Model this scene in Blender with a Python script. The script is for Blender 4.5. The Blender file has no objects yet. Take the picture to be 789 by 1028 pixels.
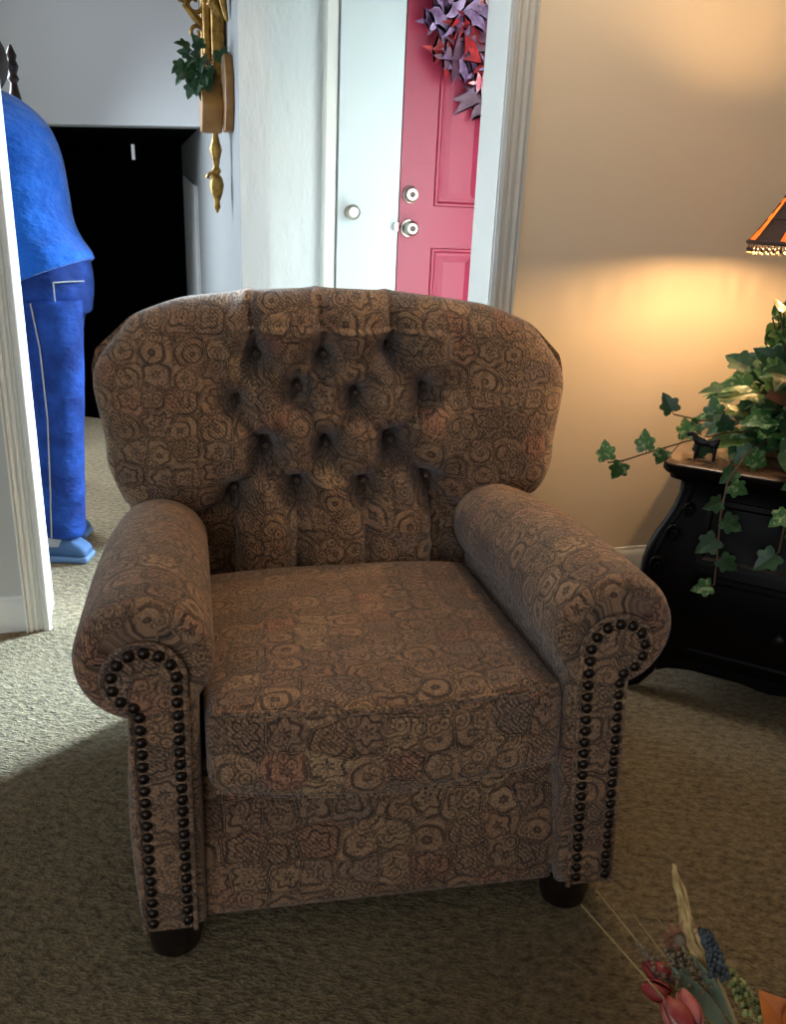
import bpy, bmesh, math, random
from mathutils import Vector, Matrix
random.seed(7)
PI = math.pi
S = bpy.context.scene
COL = S.collection
R = math.radians

# ------------------------------------------------------------------ helpers
def lin(c):
    def f(v):
        v /= 255.0
        return v/12.92 if v <= .04045 else ((v+.055)/1.055)**2.4
    return (f(c[0]), f(c[1]), f(c[2]), 1.0)

def mat(name, rgb, rough=.6, metal=0.0, spec=.5, bump=None, var=None, sheen=0, emit=None, trans=0, coat=0):
    m = bpy.data.materials.new(name); m.use_nodes = True
    nt = m.node_tree; b = nt.nodes['Principled BSDF']
    b.inputs['Base Color'].default_value = lin(rgb)
    b.inputs['Roughness'].default_value = rough
    b.inputs['Metallic'].default_value = metal
    b.inputs['Specular IOR Level'].default_value = spec
    if sheen: b.inputs['Sheen Weight'].default_value = sheen
    if trans: b.inputs['Transmission Weight'].default_value = trans
    if coat: b.inputs['Coat Weight'].default_value = coat
    if emit:
        b.inputs['Emission Color'].default_value = lin(emit[0]); b.inputs['Emission Strength'].default_value = emit[1]
    tc = nt.nodes.new('ShaderNodeTexCoord')
    if var:                                   # (scale, other rgb, lo, hi)
        n = nt.nodes.new('ShaderNodeTexNoise'); n.inputs['Scale'].default_value = var[0]; n.inputs['Detail'].default_value = 6
        nt.links.new(tc.outputs['Object'], n.inputs['Vector'])
        r = nt.nodes.new('ShaderNodeValToRGB')
        r.color_ramp.elements[0].position = var[2]; r.color_ramp.elements[1].position = var[3]
        r.color_ramp.elements[0].color = lin(rgb); r.color_ramp.elements[1].color = lin(var[1])
        nt.links.new(n.outputs['Fac'], r.inputs['Fac']); nt.links.new(r.outputs['Color'], b.inputs['Base Color'])
    if bump:                                  # (scale, strength, distance[, stretch])
        n = nt.nodes.new('ShaderNodeTexNoise'); n.inputs['Scale'].default_value = bump[0]; n.inputs['Detail'].default_value = 5
        mp = nt.nodes.new('ShaderNodeMapping')
        if len(bump) > 3: mp.inputs['Scale'].default_value = bump[3]; mp.inputs['Rotation'].default_value = (0, .6, .3)
        nt.links.new(tc.outputs['Object'], mp.inputs['Vector']); nt.links.new(mp.outputs['Vector'], n.inputs['Vector'])
        bp = nt.nodes.new('ShaderNodeBump'); bp.inputs['Strength'].default_value = bump[1]; bp.inputs['Distance'].default_value = bump[2]
        nt.links.new(n.outputs['Fac'], bp.inputs['Height']); nt.links.new(bp.outputs['Normal'], b.inputs['Normal'])
    return m

class MB:
    """collects geometry for ONE mesh object"""
    def __init__(s): s.v = []; s.f = []; s.mi = []; s.uv = None
    def add(s, vs, fs, k=0):
        o = len(s.v); s.v += [tuple(p) for p in vs]; s.f += [[i+o for i in f] for f in fs]; s.mi += [k]*len(fs); return s
    def box(s, lo, hi, M=None, k=0):
        vs = [Vector((x, y, z)) for x in (lo[0], hi[0]) for y in (lo[1], hi[1]) for z in (lo[2], hi[2])]
        if M: vs = [M @ p for p in vs]
        return s.add(vs, [(0,1,3,2),(4,6,7,5),(0,4,5,1),(2,3,7,6),(0,2,6,4),(1,5,7,3)], k)
    def tube(s, pts, r, n=8, cap=True, k=0):
        pts = [Vector(p) for p in pts]; rs = r if isinstance(r, (list, tuple)) else [r]*len(pts)
        vs = []; fs = []; prev = None
        for i, p in enumerate(pts):
            d = (pts[min(i+1, len(pts)-1)]-pts[max(i-1, 0)]).normalized()
            if prev is None:
                a = d.orthogonal().normalized()
            else:
                a = (prev-d*prev.dot(d)); a = a.normalized() if a.length > 1e-6 else d.orthogonal().normalized()
            prev = a; b = d.cross(a)
            vs += [p+(a*math.cos(2*PI*j/n)+b*math.sin(2*PI*j/n))*rs[i] for j in range(n)]
        for i in range(len(pts)-1):
            for j in range(n):
                fs.append((i*n+j, i*n+(j+1) % n, (i+1)*n+(j+1) % n, (i+1)*n+j))
        if cap: fs.append(tuple(range(n-1, -1, -1))); fs.append(tuple(range((len(pts)-1)*n, len(pts)*n)))
        return s.add(vs, fs, k)
    def lathe(s, prof, n=24, c=(0,0,0), axis='z', k=0, M=None):
        vs = []; fs = []
        for (r, h) in prof:
            for j in range(n):
                t = 2*PI*j/n
                p = {'z': (r*math.cos(t), r*math.sin(t), h), 'y': (r*math.cos(t), h, -r*math.sin(t)), 'x': (h, r*math.cos(t), r*math.sin(t))}[axis]
                p = Vector(p)
                if M: p = M @ p
                vs.append(p+Vector(c))
        for i in range(len(prof)-1):
            for j in range(n): fs.append((i*n+j, i*n+(j+1) % n, (i+1)*n+(j+1) % n, (i+1)*n+j))
        fs.append(tuple(range(n-1, -1, -1))); fs.append(tuple(range((len(prof)-1)*n, len(prof)*n)))
        return s.add(vs, fs, k)
    def sphere(s, c, r, n=12, m=8, sc=(1,1,1), k=0):
        prof = [(max(1e-4, math.sin(PI*i/m)*r), -math.cos(PI*i/m)*r) for i in range(m+1)]
        o = len(s.v); s.lathe(prof, n, k=k)
        for i in range(o, len(s.v)):
            p = s.v[i]; s.v[i] = (p[0]*sc[0]+c[0], p[1]*sc[1]+c[1], p[2]*sc[2]+c[2])
        return s
    def prism(s, poly, y0, y1, axis='y', k=0):
        n = len(poly)
        mk = {'y': lambda a, b, h: (a, h, b), 'z': lambda a, b, h: (a, b, h), 'x': lambda a, b, h: (h, a, b)}[axis]
        vs = [mk(a, b, y0) for a, b in poly]+[mk(a, b, y1) for a, b in poly]
        fs = [tuple(range(n)), tuple(range(2*n-1, n-1, -1))]+[(i, (i+1) % n, n+(i+1) % n, n+i)[::-1] for i in range(n)]
        return s.add(vs, fs, k)
    def build(s, name, m, parent=None, loc=(0,0,0), rz=0, smooth=True, bevel=0, uvbox=False, ang=40, kind=None, sub=0, M=None):
        vs = [M @ Vector(p) for p in s.v] if M else s.v
        me = bpy.data.meshes.new(name); me.from_pydata(vs, [], s.f); me.update()
        bm = bmesh.new(); bm.from_mesh(me); bmesh.ops.recalc_face_normals(bm, faces=bm.faces[:]); bm.to_mesh(me); bm.free()
        ms = m if isinstance(m, (list, tuple)) else [m]
        for q in ms: me.materials.append(q)
        if len(ms) > 1: me.polygons.foreach_set('material_index', s.mi)
        if s.uv: 
            l = me.uv_layers.new(name='UVMap')
            for lp in me.loops: l.data[lp.index].uv = s.uv[lp.vertex_index]
        elif uvbox: box_uv(me)
        o = bpy.data.objects.new(name, me); COL.objects.link(o)
        o.location = loc; o.rotation_euler = (0, 0, rz)
        if parent: o.parent = parent
        if kind: o['kind'] = kind
        if smooth:
            me.polygons.foreach_set('use_smooth', [True]*len(me.polygons))
            if ang: me.set_sharp_from_angle(angle=R(ang))
        if bevel:
            b = o.modifiers.new('b', 'BEVEL'); b.width = bevel; b.segments = 2; b.limit_method = 'ANGLE'
        if sub:
            b = o.modifiers.new('s', 'SUBSURF'); b.levels = sub; b.render_levels = sub
        return o

def box_uv(me):
    l = me.uv_layers.new(name='UVMap')
    for p in me.polygons:
        n = p.normal; a = max(range(3), key=lambda i: abs(n[i]))
        for li in p.loop_indices:
            c = me.vertices[me.loops[li].vertex_index].co
            l.data[li].uv = (c.y+.37, c.z) if a == 0 else ((c.x, c.z) if a == 1 else (c.x, c.y+.11))

def thing(name, label, cat, loc=(0,0,0), rz=0, group=None):
    o = bpy.data.objects.new(name, None); COL.objects.link(o); o.empty_display_size = .1
    o.location = loc; o.rotation_euler = (0, 0, rz); o['label'] = label; o['category'] = cat
    if group: o['group'] = group
    return o
def tag(o, label, cat, group=None):
    o['label'] = label; o['category'] = cat
    if group: o['group'] = group
    return o
def rbox(lo, hi, r, n=8, fn=None):
    """rounded box as a subdivided cube, optional displacement fn(p, s) with s in [-1,1]^3"""
    mb = MB(); idx = {}
    c = [(lo[i]+hi[i])/2 for i in range(3)]; h = [(hi[i]-lo[i])/2 for i in range(3)]
    ts = []
    for i in range(3):
        inner = h[i]-r; arc = [-h[i]+r*(1-math.cos(PI/2*k/4)) for k in range(4)]
        mid = [-inner+2*inner*k/n for k in range(n+1)]
        t = arc+mid+[-x for x in reversed(arc)]
        ts.append(t)
    def vid(i, j, k):
        key = (i, j, k)
        if key not in idx:
            p = [ts[0][i], ts[1][j], ts[2][k]]
            q = Vector([max(-h[a]+r, min(h[a]-r, p[a])) for a in range(3)]); d = Vector(p)-q
            if d.length > 1e-9: d = d.normalized()*r
            w = q+d; s = [w[a]/h[a] for a in range(3)]
            w = w+Vector(c)
            if fn: w = fn(w, s)
            idx[key] = len(mb.v); mb.v.append(tuple(w))
        return idx[key]
    N = [len(t)-1 for t in ts]
    for a, b, fx in ((0,1,2),(0,2,1),(1,2,0)):
        for e in (0, N[fx]):
            for i in range(N[a]):
                for j in range(N[b]):
                    q = []
                    for (di, dj) in ((0,0),(1,0),(1,1),(0,1)):
                        key = [0,0,0]; key[a] = i+di; key[b] = j+dj; key[fx] = e; q.append(vid(*key))
                    mb.f.append(q); mb.mi.append(0)
    return mb
def skin(name, verts, edges, radii, m, parent, sub=2, root=0):
    me = bpy.data.meshes.new(name); me.from_pydata(verts, edges, [])
    o = bpy.data.objects.new(name, me); COL.objects.link(o)
    o.modifiers.new('k', 'SKIN').use_smooth_shade = True
    sv = me.skin_vertices[0].data
    for i, r in enumerate(radii):
        sv[i].radius = r if isinstance(r, (tuple, list)) else (r, r)
        sv[i].use_root = (i == root)
    s = o.modifiers.new('s', 'SUBSURF'); s.levels = sub; s.render_levels = sub
    dg = bpy.context.evaluated_depsgraph_get(); ne = bpy.data.meshes.new_from_object(o.evaluated_get(dg))
    COL.objects.unlink(o); bpy.data.objects.remove(o)
    ne.name = name; ne.materials.clear(); ne.materials.append(m)
    ne.polygons.foreach_set('use_smooth', [True]*len(ne.polygons))
    o = bpy.data.objects.new(name, ne); COL.objects.link(o); o.parent = parent
    return o

# ------------------------------------------------------------------ camera
CX, CY, F_PX = 394.5, 514.0, 840.0
CAMZ = 1.15
th = math.atan(F_PX/2346.0); ph = R(2.6)
fw = Vector((0, math.cos(th), -math.sin(th))); r0 = Vector((1, 0, 0)); u0 = Vector((0, math.sin(th), math.cos(th)))
rt = r0*math.cos(ph)+u0*math.sin(ph); up = u0*math.cos(ph)-r0*math.sin(ph)
cam = bpy.data.cameras.new('camera'); co = bpy.data.objects.new('camera', cam); COL.objects.link(co)
cam.sensor_fit = 'VERTICAL'; cam.sensor_height = 36.0; cam.lens = F_PX/1028.0*36.0; cam.clip_start = .02
co.matrix_world = Matrix(((rt.x, up.x, -fw.x, 0), (rt.y, up.y, -fw.y, 0), (rt.z, up.z, -fw.z, CAMZ), (0, 0, 0, 1)))
S.camera = co

# ------------------------------------------------------------------ materials
def fabric_material():
    m = bpy.data.materials.new('tapestry_fabric'); m.use_nodes = True
    nt = m.node_tree; N = nt.nodes; L = nt.links; b = N['Principled BSDF']
    b.inputs['Roughness'].default_value = .85; b.inputs['Specular IOR Level'].default_value = .25
    b.inputs['Sheen Weight'].default_value = .25; b.inputs['Sheen Roughness'].default_value = .5
    uv = N.new('ShaderNodeUVMap')
    def math_(op, a, b_=None, c=None):
        n = N.new('ShaderNodeMath'); n.operation = op
        for i, v in enumerate((a, b_, c)):
            if v is None: continue
            if isinstance(v, (int, float)): n.inputs[i].default_value = v
            else: L.new(v, n.inputs[i])
        return n.outputs[0]
    def smooth(v, lo, hi):
        n = N.new('ShaderNodeMapRange'); n.interpolation_type = 'SMOOTHSTEP'
        n.inputs[1].default_value = lo; n.inputs[2].default_value = hi
        L.new(v, n.inputs[0]); return n.outputs[0]
    def mix(f, a, b_, mode='MIX'):
        n = N.new('ShaderNodeMix'); n.data_type = 'RGBA'; n.blend_type = mode
        for i, v in ((0, f), (6, a), (7, b_)):
            if isinstance(v, (int, float)): n.inputs[i].default_value = v
            elif isinstance(v, tuple): n.inputs[i].default_value = v
            else: L.new(v, n.inputs[i])
        return n.outputs[2]
    def noise(vec, sc, det=3, dist=0):
        n = N.new('ShaderNodeTexNoise'); n.inputs['Scale'].default_value = sc; n.inputs['Detail'].default_value = det
        n.inputs['Distortion'].default_value = dist
        L.new(vec, n.inputs['Vector']); return n
    # wobble
    wn = noise(uv.outputs[0], 26, 2)
    va = N.new('ShaderNodeVectorMath'); va.operation = 'SUBTRACT'; L.new(wn.outputs['Color'], va.inputs[0]); va.inputs[1].default_value = (.5,.5,.5)
    vs = N.new('ShaderNodeVectorMath'); vs.operation = 'SCALE'; L.new(va.outputs[0], vs.inputs[0]); vs.inputs['Scale'].default_value = .009
    vd = N.new('ShaderNodeVectorMath'); vd.operation = 'ADD'; L.new(uv.outputs[0], vd.inputs[0]); L.new(vs.outputs[0], vd.inputs[1])
    W = vd.outputs[0]
    # hexagon-like medallion lattice: a sheared grid of cell centres
    mp = N.new('ShaderNodeMapping'); mp.inputs['Scale'].default_value = (16.5, 18.5, 1); L.new(W, mp.inputs['Vector'])
    sx = N.new('ShaderNodeSeparateXYZ'); L.new(mp.outputs[0], sx.inputs[0])
    row = math_('FLOOR', sx.outputs['Y']); sh = math_('MULTIPLY', math_('MODULO', math_('ABSOLUTE', row), 2.0), .5)
    cx = N.new('ShaderNodeCombineXYZ'); L.new(math_('ADD', sx.outputs['X'], sh), cx.inputs[0]); L.new(sx.outputs['Y'], cx.inputs[1])
    def vor(vec, feat, rnd, sc=1.0):
        v = N.new('ShaderNodeTexVoronoi'); v.voronoi_dimensions = '2D'; v.feature = feat
        v.inputs['Scale'].default_value = sc; v.inputs['Randomness'].default_value = rnd; L.new(vec, v.inputs['Vector']); return v
    v1 = vor(mp.outputs[0], 'F1', .55); ve = vor(mp.outputs[0], 'DISTANCE_TO_EDGE', .55)
    df = N.new('ShaderNodeVectorMath'); df.operation = 'SUBTRACT'; L.new(mp.outputs[0], df.inputs[0]); L.new(v1.outputs['Position'], df.inputs[1])
    ds = N.new('ShaderNodeSeparateXYZ'); L.new(df.outputs[0], ds.inputs[0])
    ang = math_('ARCTAN2', ds.outputs['Y'], ds.outputs['X'])
    cc = N.new('ShaderNodeSeparateColor'); L.new(v1.outputs['Color'], cc.inputs[0])
    npet = math_('ADD', math_('FLOOR', math_('MULTIPLY', cc.outputs['Red'], 3.99)), 4.0)
    pet = math_('MULTIPLY', math_('COSINE', math_('MULTIPLY', ang, npet)), math_('MULTIPLY', cc.outputs['Green'], .10))
    rr = math_('ADD', v1.outputs['Distance'], pet)
    ring = math_('SINE', math_('MULTIPLY', rr, math_('ADD', math_('MULTIPLY', cc.outputs['Blue'], 10.0), 16.0)))
    ringm = smooth(ring, .25, .8)
    e = ve.outputs['Distance']
    line_l = math_('SUBTRACT', 1.0, smooth(e, .012, .035))
    line_d = math_('MULTIPLY', smooth(e, .0, .02), math_('SUBTRACT', 1.0, smooth(e, .035, .07)))
    # small scale second motif
    v2 = vor(W, 'F1', .8, 75.0); small = smooth(math_('SINE', math_('MULTIPLY', v2.outputs['Distance'], 15.0)), .2, .8)
    hatch = smooth(math_('SINE', math_('MULTIPLY', math_('ADD', ds.outputs['X'], ds.outputs['Y']), 42.0)), -.2, .4)
    ramp = N.new('ShaderNodeValToRGB'); ramp.color_ramp.interpolation = 'CONSTANT'
    cols = [(0, (156,120,90)), (.2, (166,130,97)), (.38, (146,116,92)), (.52, (162,115,88)), (.64, (140,108,84)), (.78, (168,135,100)), (.9, (138,112,94))]
    el = ramp.color_ramp.elements; el[0].position = 0; el[0].color = lin(cols[0][1]); el[1].position = cols[1][0]; el[1].color = lin(cols[1][1])
    for p, c in cols[2:]:
        x = el.new(p); x.color = lin(c)
    L.new(cc.outputs['Green'], ramp.inputs[0])
    big = noise(uv.outputs[0], 5, 3)
    base = mix(smooth(big.outputs['Fac'], .4, .65), ramp.outputs[0], lin((152,119,90)))
    dark = lin((34,25,24))
    brk = smooth(noise(uv.outputs[0], 44, 4).outputs['Fac'], .38, .60)
    brk2 = smooth(noise(uv.outputs[0], 17, 3).outputs['Fac'], .40, .58)
    # a second, finer lattice of little outlined motifs shows through the medallions
    v3 = vor(W, 'F1', .9, 38.0); e3 = vor(W, 'DISTANCE_TO_EDGE', .9, 38.0)
    scroll = smooth(math_('SINE', math_('MULTIPLY', v3.outputs['Distance'], 22.0)), .1, .7)
    thin = math_('SUBTRACT', 1.0, smooth(e3.outputs['Distance'], .03, .09))
    base = mix(math_('MULTIPLY', math_('MULTIPLY', small, brk), .55), base, dark)
    base = mix(math_('MULTIPLY', math_('MULTIPLY', hatch, smooth(cc.outputs['Blue'], .72, .74)), .45), base, dark)
    base = mix(math_('MULTIPLY', ringm, math_('MULTIPLY_ADD', brk2, .60, .14)), base, dark)
    base = mix(math_('MULTIPLY', scroll, math_('MULTIPLY', math_('SUBTRACT', 1.0, brk2), .62)), base, dark)
    base = mix(math_('MULTIPLY', math_('MULTIPLY', thin, brk), .40), base, dark)
    base = mix(math_('MULTIPLY', line_d, math_('MULTIPLY_ADD', brk, .4, .36)), base, dark)
    base = mix(math_('MULTIPLY', math_('MULTIPLY', line_l, brk), .12), base, lin((196,164,120)))
    # weave
    wm = N.new('ShaderNodeMapping'); wm.inputs['Scale'].default_value = (900, 260, 1); L.new(uv.outputs[0], wm.inputs['Vector'])
    wv = noise(wm.outputs[0], 1.0, 2)
    wv2 = noise(uv.outputs[0], 330, 2)
    k = math_('MULTIPLY', math_('MULTIPLY_ADD', wv.outputs['Fac'], 2.2, -.08), math_('MULTIPLY_ADD', wv2.outputs['Fac'], 1.7, .18))
    vm = N.new('ShaderNodeVectorMath'); vm.operation = 'SCALE'; L.new(base, vm.inputs[0]); L.new(k, vm.inputs['Scale'])
    L.new(vm.outputs[0], b.inputs['Base Color'])
    bp = N.new('ShaderNodeBump'); bp.inputs['Strength'].default_value = .55; bp.inputs['Distance'].default_value = .0022
    L.new(math_('SUBTRACT', math_('ADD', wv.outputs['Fac'], math_('MULTIPLY', wv2.outputs['Fac'], .8)), math_('MULTIPLY', ringm, .5)), bp.inputs['Height'])
    L.new(bp.outputs['Normal'], b.inputs['Normal'])
    return m

def carpet_material():
    m = bpy.data.materials.new('carpet'); m.use_nodes = True
    nt = m.node_tree; N = nt.nodes; L = nt.links; b = N['Principled BSDF']
    b.inputs['Roughness'].default_value = .95; b.inputs['Specular IOR Level'].default_value = .1
    b.inputs['Sheen Weight'].default_value = .15
    tc = N.new('ShaderNodeTexCoord')
    def noise(sc, det, rot=None):
        n = N.new('ShaderNodeTexNoise'); n.inputs['Scale'].default_value = sc; n.inputs['Detail'].default_value = det
        if rot:
            mp = N.new('ShaderNodeMapping'); mp.inputs['Scale'].default_value = rot; mp.inputs['Rotation'].default_value = (0, 0, .25)
            L.new(tc.outputs['Object'], mp.inputs[0]); L.new(mp.outputs[0], n.inputs['Vector'])
        else: L.new(tc.outputs['Object'], n.inputs['Vector'])
        return n.outputs['Fac']
    fine = noise(170, 4, (.7, 1.2, 1)); mid = noise(66, 5, (.75, 1.15, 1)); big = noise(4.5, 3)
    r = N.new('ShaderNodeValToRGB'); r.color_ramp.elements[0].position = .42; r.color_ramp.elements[1].position = .68
    r.color_ramp.elements[0].color = lin((92,77,52)); r.color_ramp.elements[1].color = lin((158,140,106))
    ad = N.new('ShaderNodeMath'); ad.operation = 'MULTIPLY_ADD'; L.new(mid, ad.inputs[0]); ad.inputs[1].default_value = .55
    ad2 = N.new('ShaderNodeMath'); ad2.operation = 'MULTIPLY_ADD'; L.new(fine, ad2.inputs[0]); ad2.inputs[1].default_value = .40
    ad3 = N.new('ShaderNodeMath'); ad3.operation = 'MULTIPLY'; L.new(big, ad3.inputs[0]); ad3.inputs[1].default_value = .15
    L.new(ad3.outputs[0], ad2.inputs[2]); L.new(ad2.outputs[0], ad.inputs[2])
    L.new(ad.outputs[0], r.inputs[0]); L.new(r.outputs[0], b.inputs['Base Color'])
    bp = N.new('ShaderNodeBump'); bp.inputs['Strength'].default_value = 1.0; bp.inputs['Distance'].default_value = .03
    L.new(ad.outputs[0], bp.inputs['Height']); L.new(bp.outputs[0], b.inputs['Normal'])
    return m

M = {}
M['fabric'] = fabric_material()
M['carpet'] = carpet_material()
M['beige'] = mat('warm_beige_paint', (212,200,180), .75, bump=(120,.12,.002))
M['cream'] = mat('cream_paint', (204,203,198), .75, bump=(120,.1,.002))
M['grey'] = mat('pale_grey_paint', (212,214,215), .75, bump=(60,.15,.003))
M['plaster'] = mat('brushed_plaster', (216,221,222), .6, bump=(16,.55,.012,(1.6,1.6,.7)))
M['shaded_plaster'] = mat('plaster_shade_tone', (128,130,130), .7, bump=(16,.4,.008,(1.6,1.6,.7)))  # darker copy of the plaster, the partition's side shade put into its colour
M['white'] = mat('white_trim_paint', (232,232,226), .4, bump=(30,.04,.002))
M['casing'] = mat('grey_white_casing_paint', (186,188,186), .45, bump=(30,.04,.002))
M['whitedoor'] = mat('white_door_paint', (212,221,223), .45, bump=(8,.05,.003))
M['ceil'] = mat('ceiling_paint', (225,222,214), .85, bump=(90,.3,.004))
M['red'] = mat('raspberry_door_paint', (140,30,58), .42, bump=(40,.03,.002))
M['nickel'] = mat('satin_nickel', (168,162,152), .30, 1.0, bump=(80,.03,.001))
M['blackwood'] = mat('black_lacquered_wood', (5,4,5), .45, 0, .14, bump=(25,.06,.003,(1,1,8)))
M['tabletop'] = mat('dark_polished_table_top', (112,82,60), .25, 0, .6, var=(9,(84,58,42),.35,.7))
M['footwood'] = mat('dark_stained_foot_wood', (26,17,14), .35, bump=(40,.05,.002))
M['nail'] = mat('antique_bronze', (70,60,52), .32, .85, var=(60,(42,36,34),.35,.65))
M['pitch'] = mat('stairwell_shade_black', (7,7,8), .9, 0, .05, bump=(20,.05,.002))  # near-black colour stands in for the unlit depth of the stairwell
M['walnut'] = mat('dark_turned_wood', (58,34,26), .35, var=(20,(36,20,16),.4,.6))
M['gold'] = mat('aged_gilt', (178,140,70), .38, .75, var=(40,(120,86,38),.4,.65), bump=(60,.25,.004))
M['goldwood'] = mat('honey_wood', (166,122,66), .45, var=(14,(140,98,50),.35,.65), bump=(30,.06,.002,(1,1,6)))
M['leaf'] = mat('ivy_leaf_green', (58,104,52), .45, var=(90,(150,172,120),.52,.66))
M['leafdark'] = mat('ivy_leaf_dark_green', (34,70,40), .42, var=(45,(70,108,66),.5,.75))
M['leaflight'] = mat('ivy_leaf_pale_green', (104,128,62), .5, var=(40,(74,108,50),.45,.65))
M['leafred'] = mat('bronze_caladium_leaf', (120,72,50), .45, var=(40,(96,92,54),.45,.6))
M['vine'] = mat('vine_stem_brown', (84,64,40), .6, bump=(100,.1,.001))
M['pot'] = mat('dark_glazed_pot', (48,34,28), .35, bump=(30,.05,.002))
M['figur'] = mat('black_cast_metal', (14,12,12), .4, .4, bump=(60,.1,.001))
M['shirt'] = mat('blue_knit_shirt', (14,84,176), .8, 0, .2, bump=(7,.9,.05,(1.3,1,2.2)), sheen=.2, var=(6,(22,98,196),.4,.6))
M['jeans'] = mat('blue_denim', (15,42,104), .8, 0, .2, bump=(9,.7,.03,(1,1,1.8)), var=(9,(26,64,138),.45,.65))
M['stitch'] = mat('pale_denim_stitching', (150,150,150), .8, bump=(200,.1,.001))
M['shoe'] = mat('slate_blue_sneaker_mesh', (52,84,124), .7, bump=(250,.2,.001))
M['sole'] = mat('blue_grey_sole', (84,112,150), .6, bump=(60,.05,.001))
M['skin'] = mat('skin', (206,156,130), .5, bump=(80,.05,.001))
M['sock'] = mat('grey_sock', (150,150,152), .9, bump=(120,.15,.001))
M['hair'] = mat('dark_hair', (30,25,28), .5, bump=(60,.5,.006,(1,1,.2)))
M['eye'] = mat('eye_dark', (40,30,26), .2, bump=(60,.02,.001))
M['shade'] = None
M['bulb'] = mat('glowing_bulb', (255,220,160), .3, emit=((255,200,134), 1500.0))
M['shadedark'] = mat('dark_brown_shade_silk', (50,32,28), .7, bump=(200,.1,.001))
M['bead'] = mat('amber_bead', (40,26,18), .3, bump=(60,.02,.001))
M['bead2'] = mat('pale_glass_bead', (226,196,140), .2, bump=(60,.02,.001))
M['lampbase'] = mat('bronze_lamp_base', (70,46,30), .35, .6, bump=(40,.1,.002))
def shade_mat():
    m = bpy.data.materials.new('parchment_shade_silk'); m.use_nodes = True; nt = m.node_tree
    b = nt.nodes['Principled BSDF']; out = nt.nodes['Material Output']
    b.inputs['Base Color'].default_value = lin((176,120,80)); b.inputs['Roughness'].default_value = .8
    t = nt.nodes.new('ShaderNodeBsdfTranslucent'); t.inputs['Color'].default_value = lin((240,176,108))
    tc = nt.nodes.new('ShaderNodeTexCoord'); n = nt.nodes.new('ShaderNodeTexNoise'); n.inputs['Scale'].default_value = 60
    bp = nt.nodes.new('ShaderNodeBump'); bp.inputs['Strength'].default_value = .15; bp.inputs['Distance'].default_value = .002
    nt.links.new(tc.outputs['Object'], n.inputs[0]); nt.links.new(n.outputs[0], bp.inputs['Height']); nt.links.new(bp.outputs[0], b.inputs['Normal'])
    mx = nt.nodes.new('ShaderNodeMixShader'); mx.inputs[0].default_value = .60
    nt.links.new(b.outputs[0], mx.inputs[1]); nt.links.new(t.outputs[0], mx.inputs[2]); nt.links.new(mx.outputs[0], out.inputs[0])
    return m
M['shade'] = shade_mat()

# ------------------------------------------------------------------ room shell
YAW = R(17.5)
W0 = Vector((-.96, 2.115, 0)); e1 = Vector((math.cos(YAW), math.sin(YAW), 0)); e2 = Vector((-math.sin(YAW), math.cos(YAW), 0))
RM = Matrix(((e1.x, e2.x, 0, W0.x), (e1.y, e2.y, 0, W0.y), (0, 0, 1, 0), (0, 0, 0, 1)))     # (p, q, z) of the wall -> world
CEIL = 2.5
def struct(mb, name, m, M_=None, **k):
    o = mb.build(name, m, M=M_, kind='structure', **k); return o

struct(MB().prism([(-3.2,-2.6),(3.2,-2.6),(3.2,4.2),(-.85,4.29),(-2.08,4.67),(-3.2,5.02)], -.05, 0, 'z'), 'floor', M['carpet'], smooth=False)
struct(MB().box((-3.3,-2.7,CEIL),(3.3,6.6,CEIL+.1)), 'ceiling', M['ceil'], smooth=False)
struct(MB().box((-2.4,0,0),(-.015,.15,CEIL), RM), 'wall_front_left', M['cream'], smooth=False)
struct(MB().box((1.28,0,0),(4.4,.15,CEIL), RM), 'wall_front_right', M['beige'], smooth=False)
struct(MB().box((-.015,0,2.12),(1.28,.15,CEIL), RM), 'wall_front_header', M['cream'], smooth=False)
struct(MB().box((2.35,-2.6,0),(2.45,3.2,CEIL)), 'wall_right', M['beige'], smooth=False)
struct(MB().box((-3.0,-2.6,0),(-2.9,1.5,CEIL)), 'wall_left', M['cream'], smooth=False)
b = MB(); b.box((-2.9,-2.6,0),(-2.2,-2.5,CEIL)); b.box((.4,-2.6,0),(2.35,-2.5,CEIL)); b.box((-2.2,-2.6,0),(.4,-2.5,.7)); b.box((-2.2,-2.6,2.2),(.4,-2.5,CEIL))
struct(b, 'wall_back', M['cream'], smooth=False)
b = MB()
for x in (-2.2, -.93, .34): b.box((x,-2.58,.7),(x+.06,-2.52,2.2))
b.box((-2.2,-2.58,.7),(.4,-2.52,.76)); b.box((-2.2,-2.58,2.14),(.4,-2.52,2.2))
struct(b, 'window_2', M['white'], smooth=False)
# jamb linings and casings of the cased opening
b = MB(); b.box((-.015,-.006,0),(0,.156,2.12), RM)
b.tube([RM @ Vector((-.004,-.012,0)), RM @ Vector((-.004,-.012,2.1))], .011, 12)
struct(b, 'trim_1', M['white'])
struct(MB().box((1.265,-.002,0),(1.28,.156,2.12), RM), 'trim_2', M['white'], smooth=False)
def casing(p0, p1, q, sgn, name, m):
    w = p1-p0
    prof = [(0,0),(0,.012),(.08,.016),(.14,.020),(.22,.013),(.28,.013),(.34,.020),(.46,.022),(.52,.015),(.58,.015),(.64,.022),(.78,.026),(.86,.020),(.92,.028),(1,.028),(1,0)]
    poly = [((p0+t*w) if sgn > 0 else (p1-t*w), q-d) for t, d in prof]
    struct(MB().prism(poly, 0, 2.16, 'z'), name, m, RM, ang=30)
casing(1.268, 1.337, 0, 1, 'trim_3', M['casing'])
casing(-.058, -.012, 0, -1, 'trim_4', M['white'])
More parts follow.
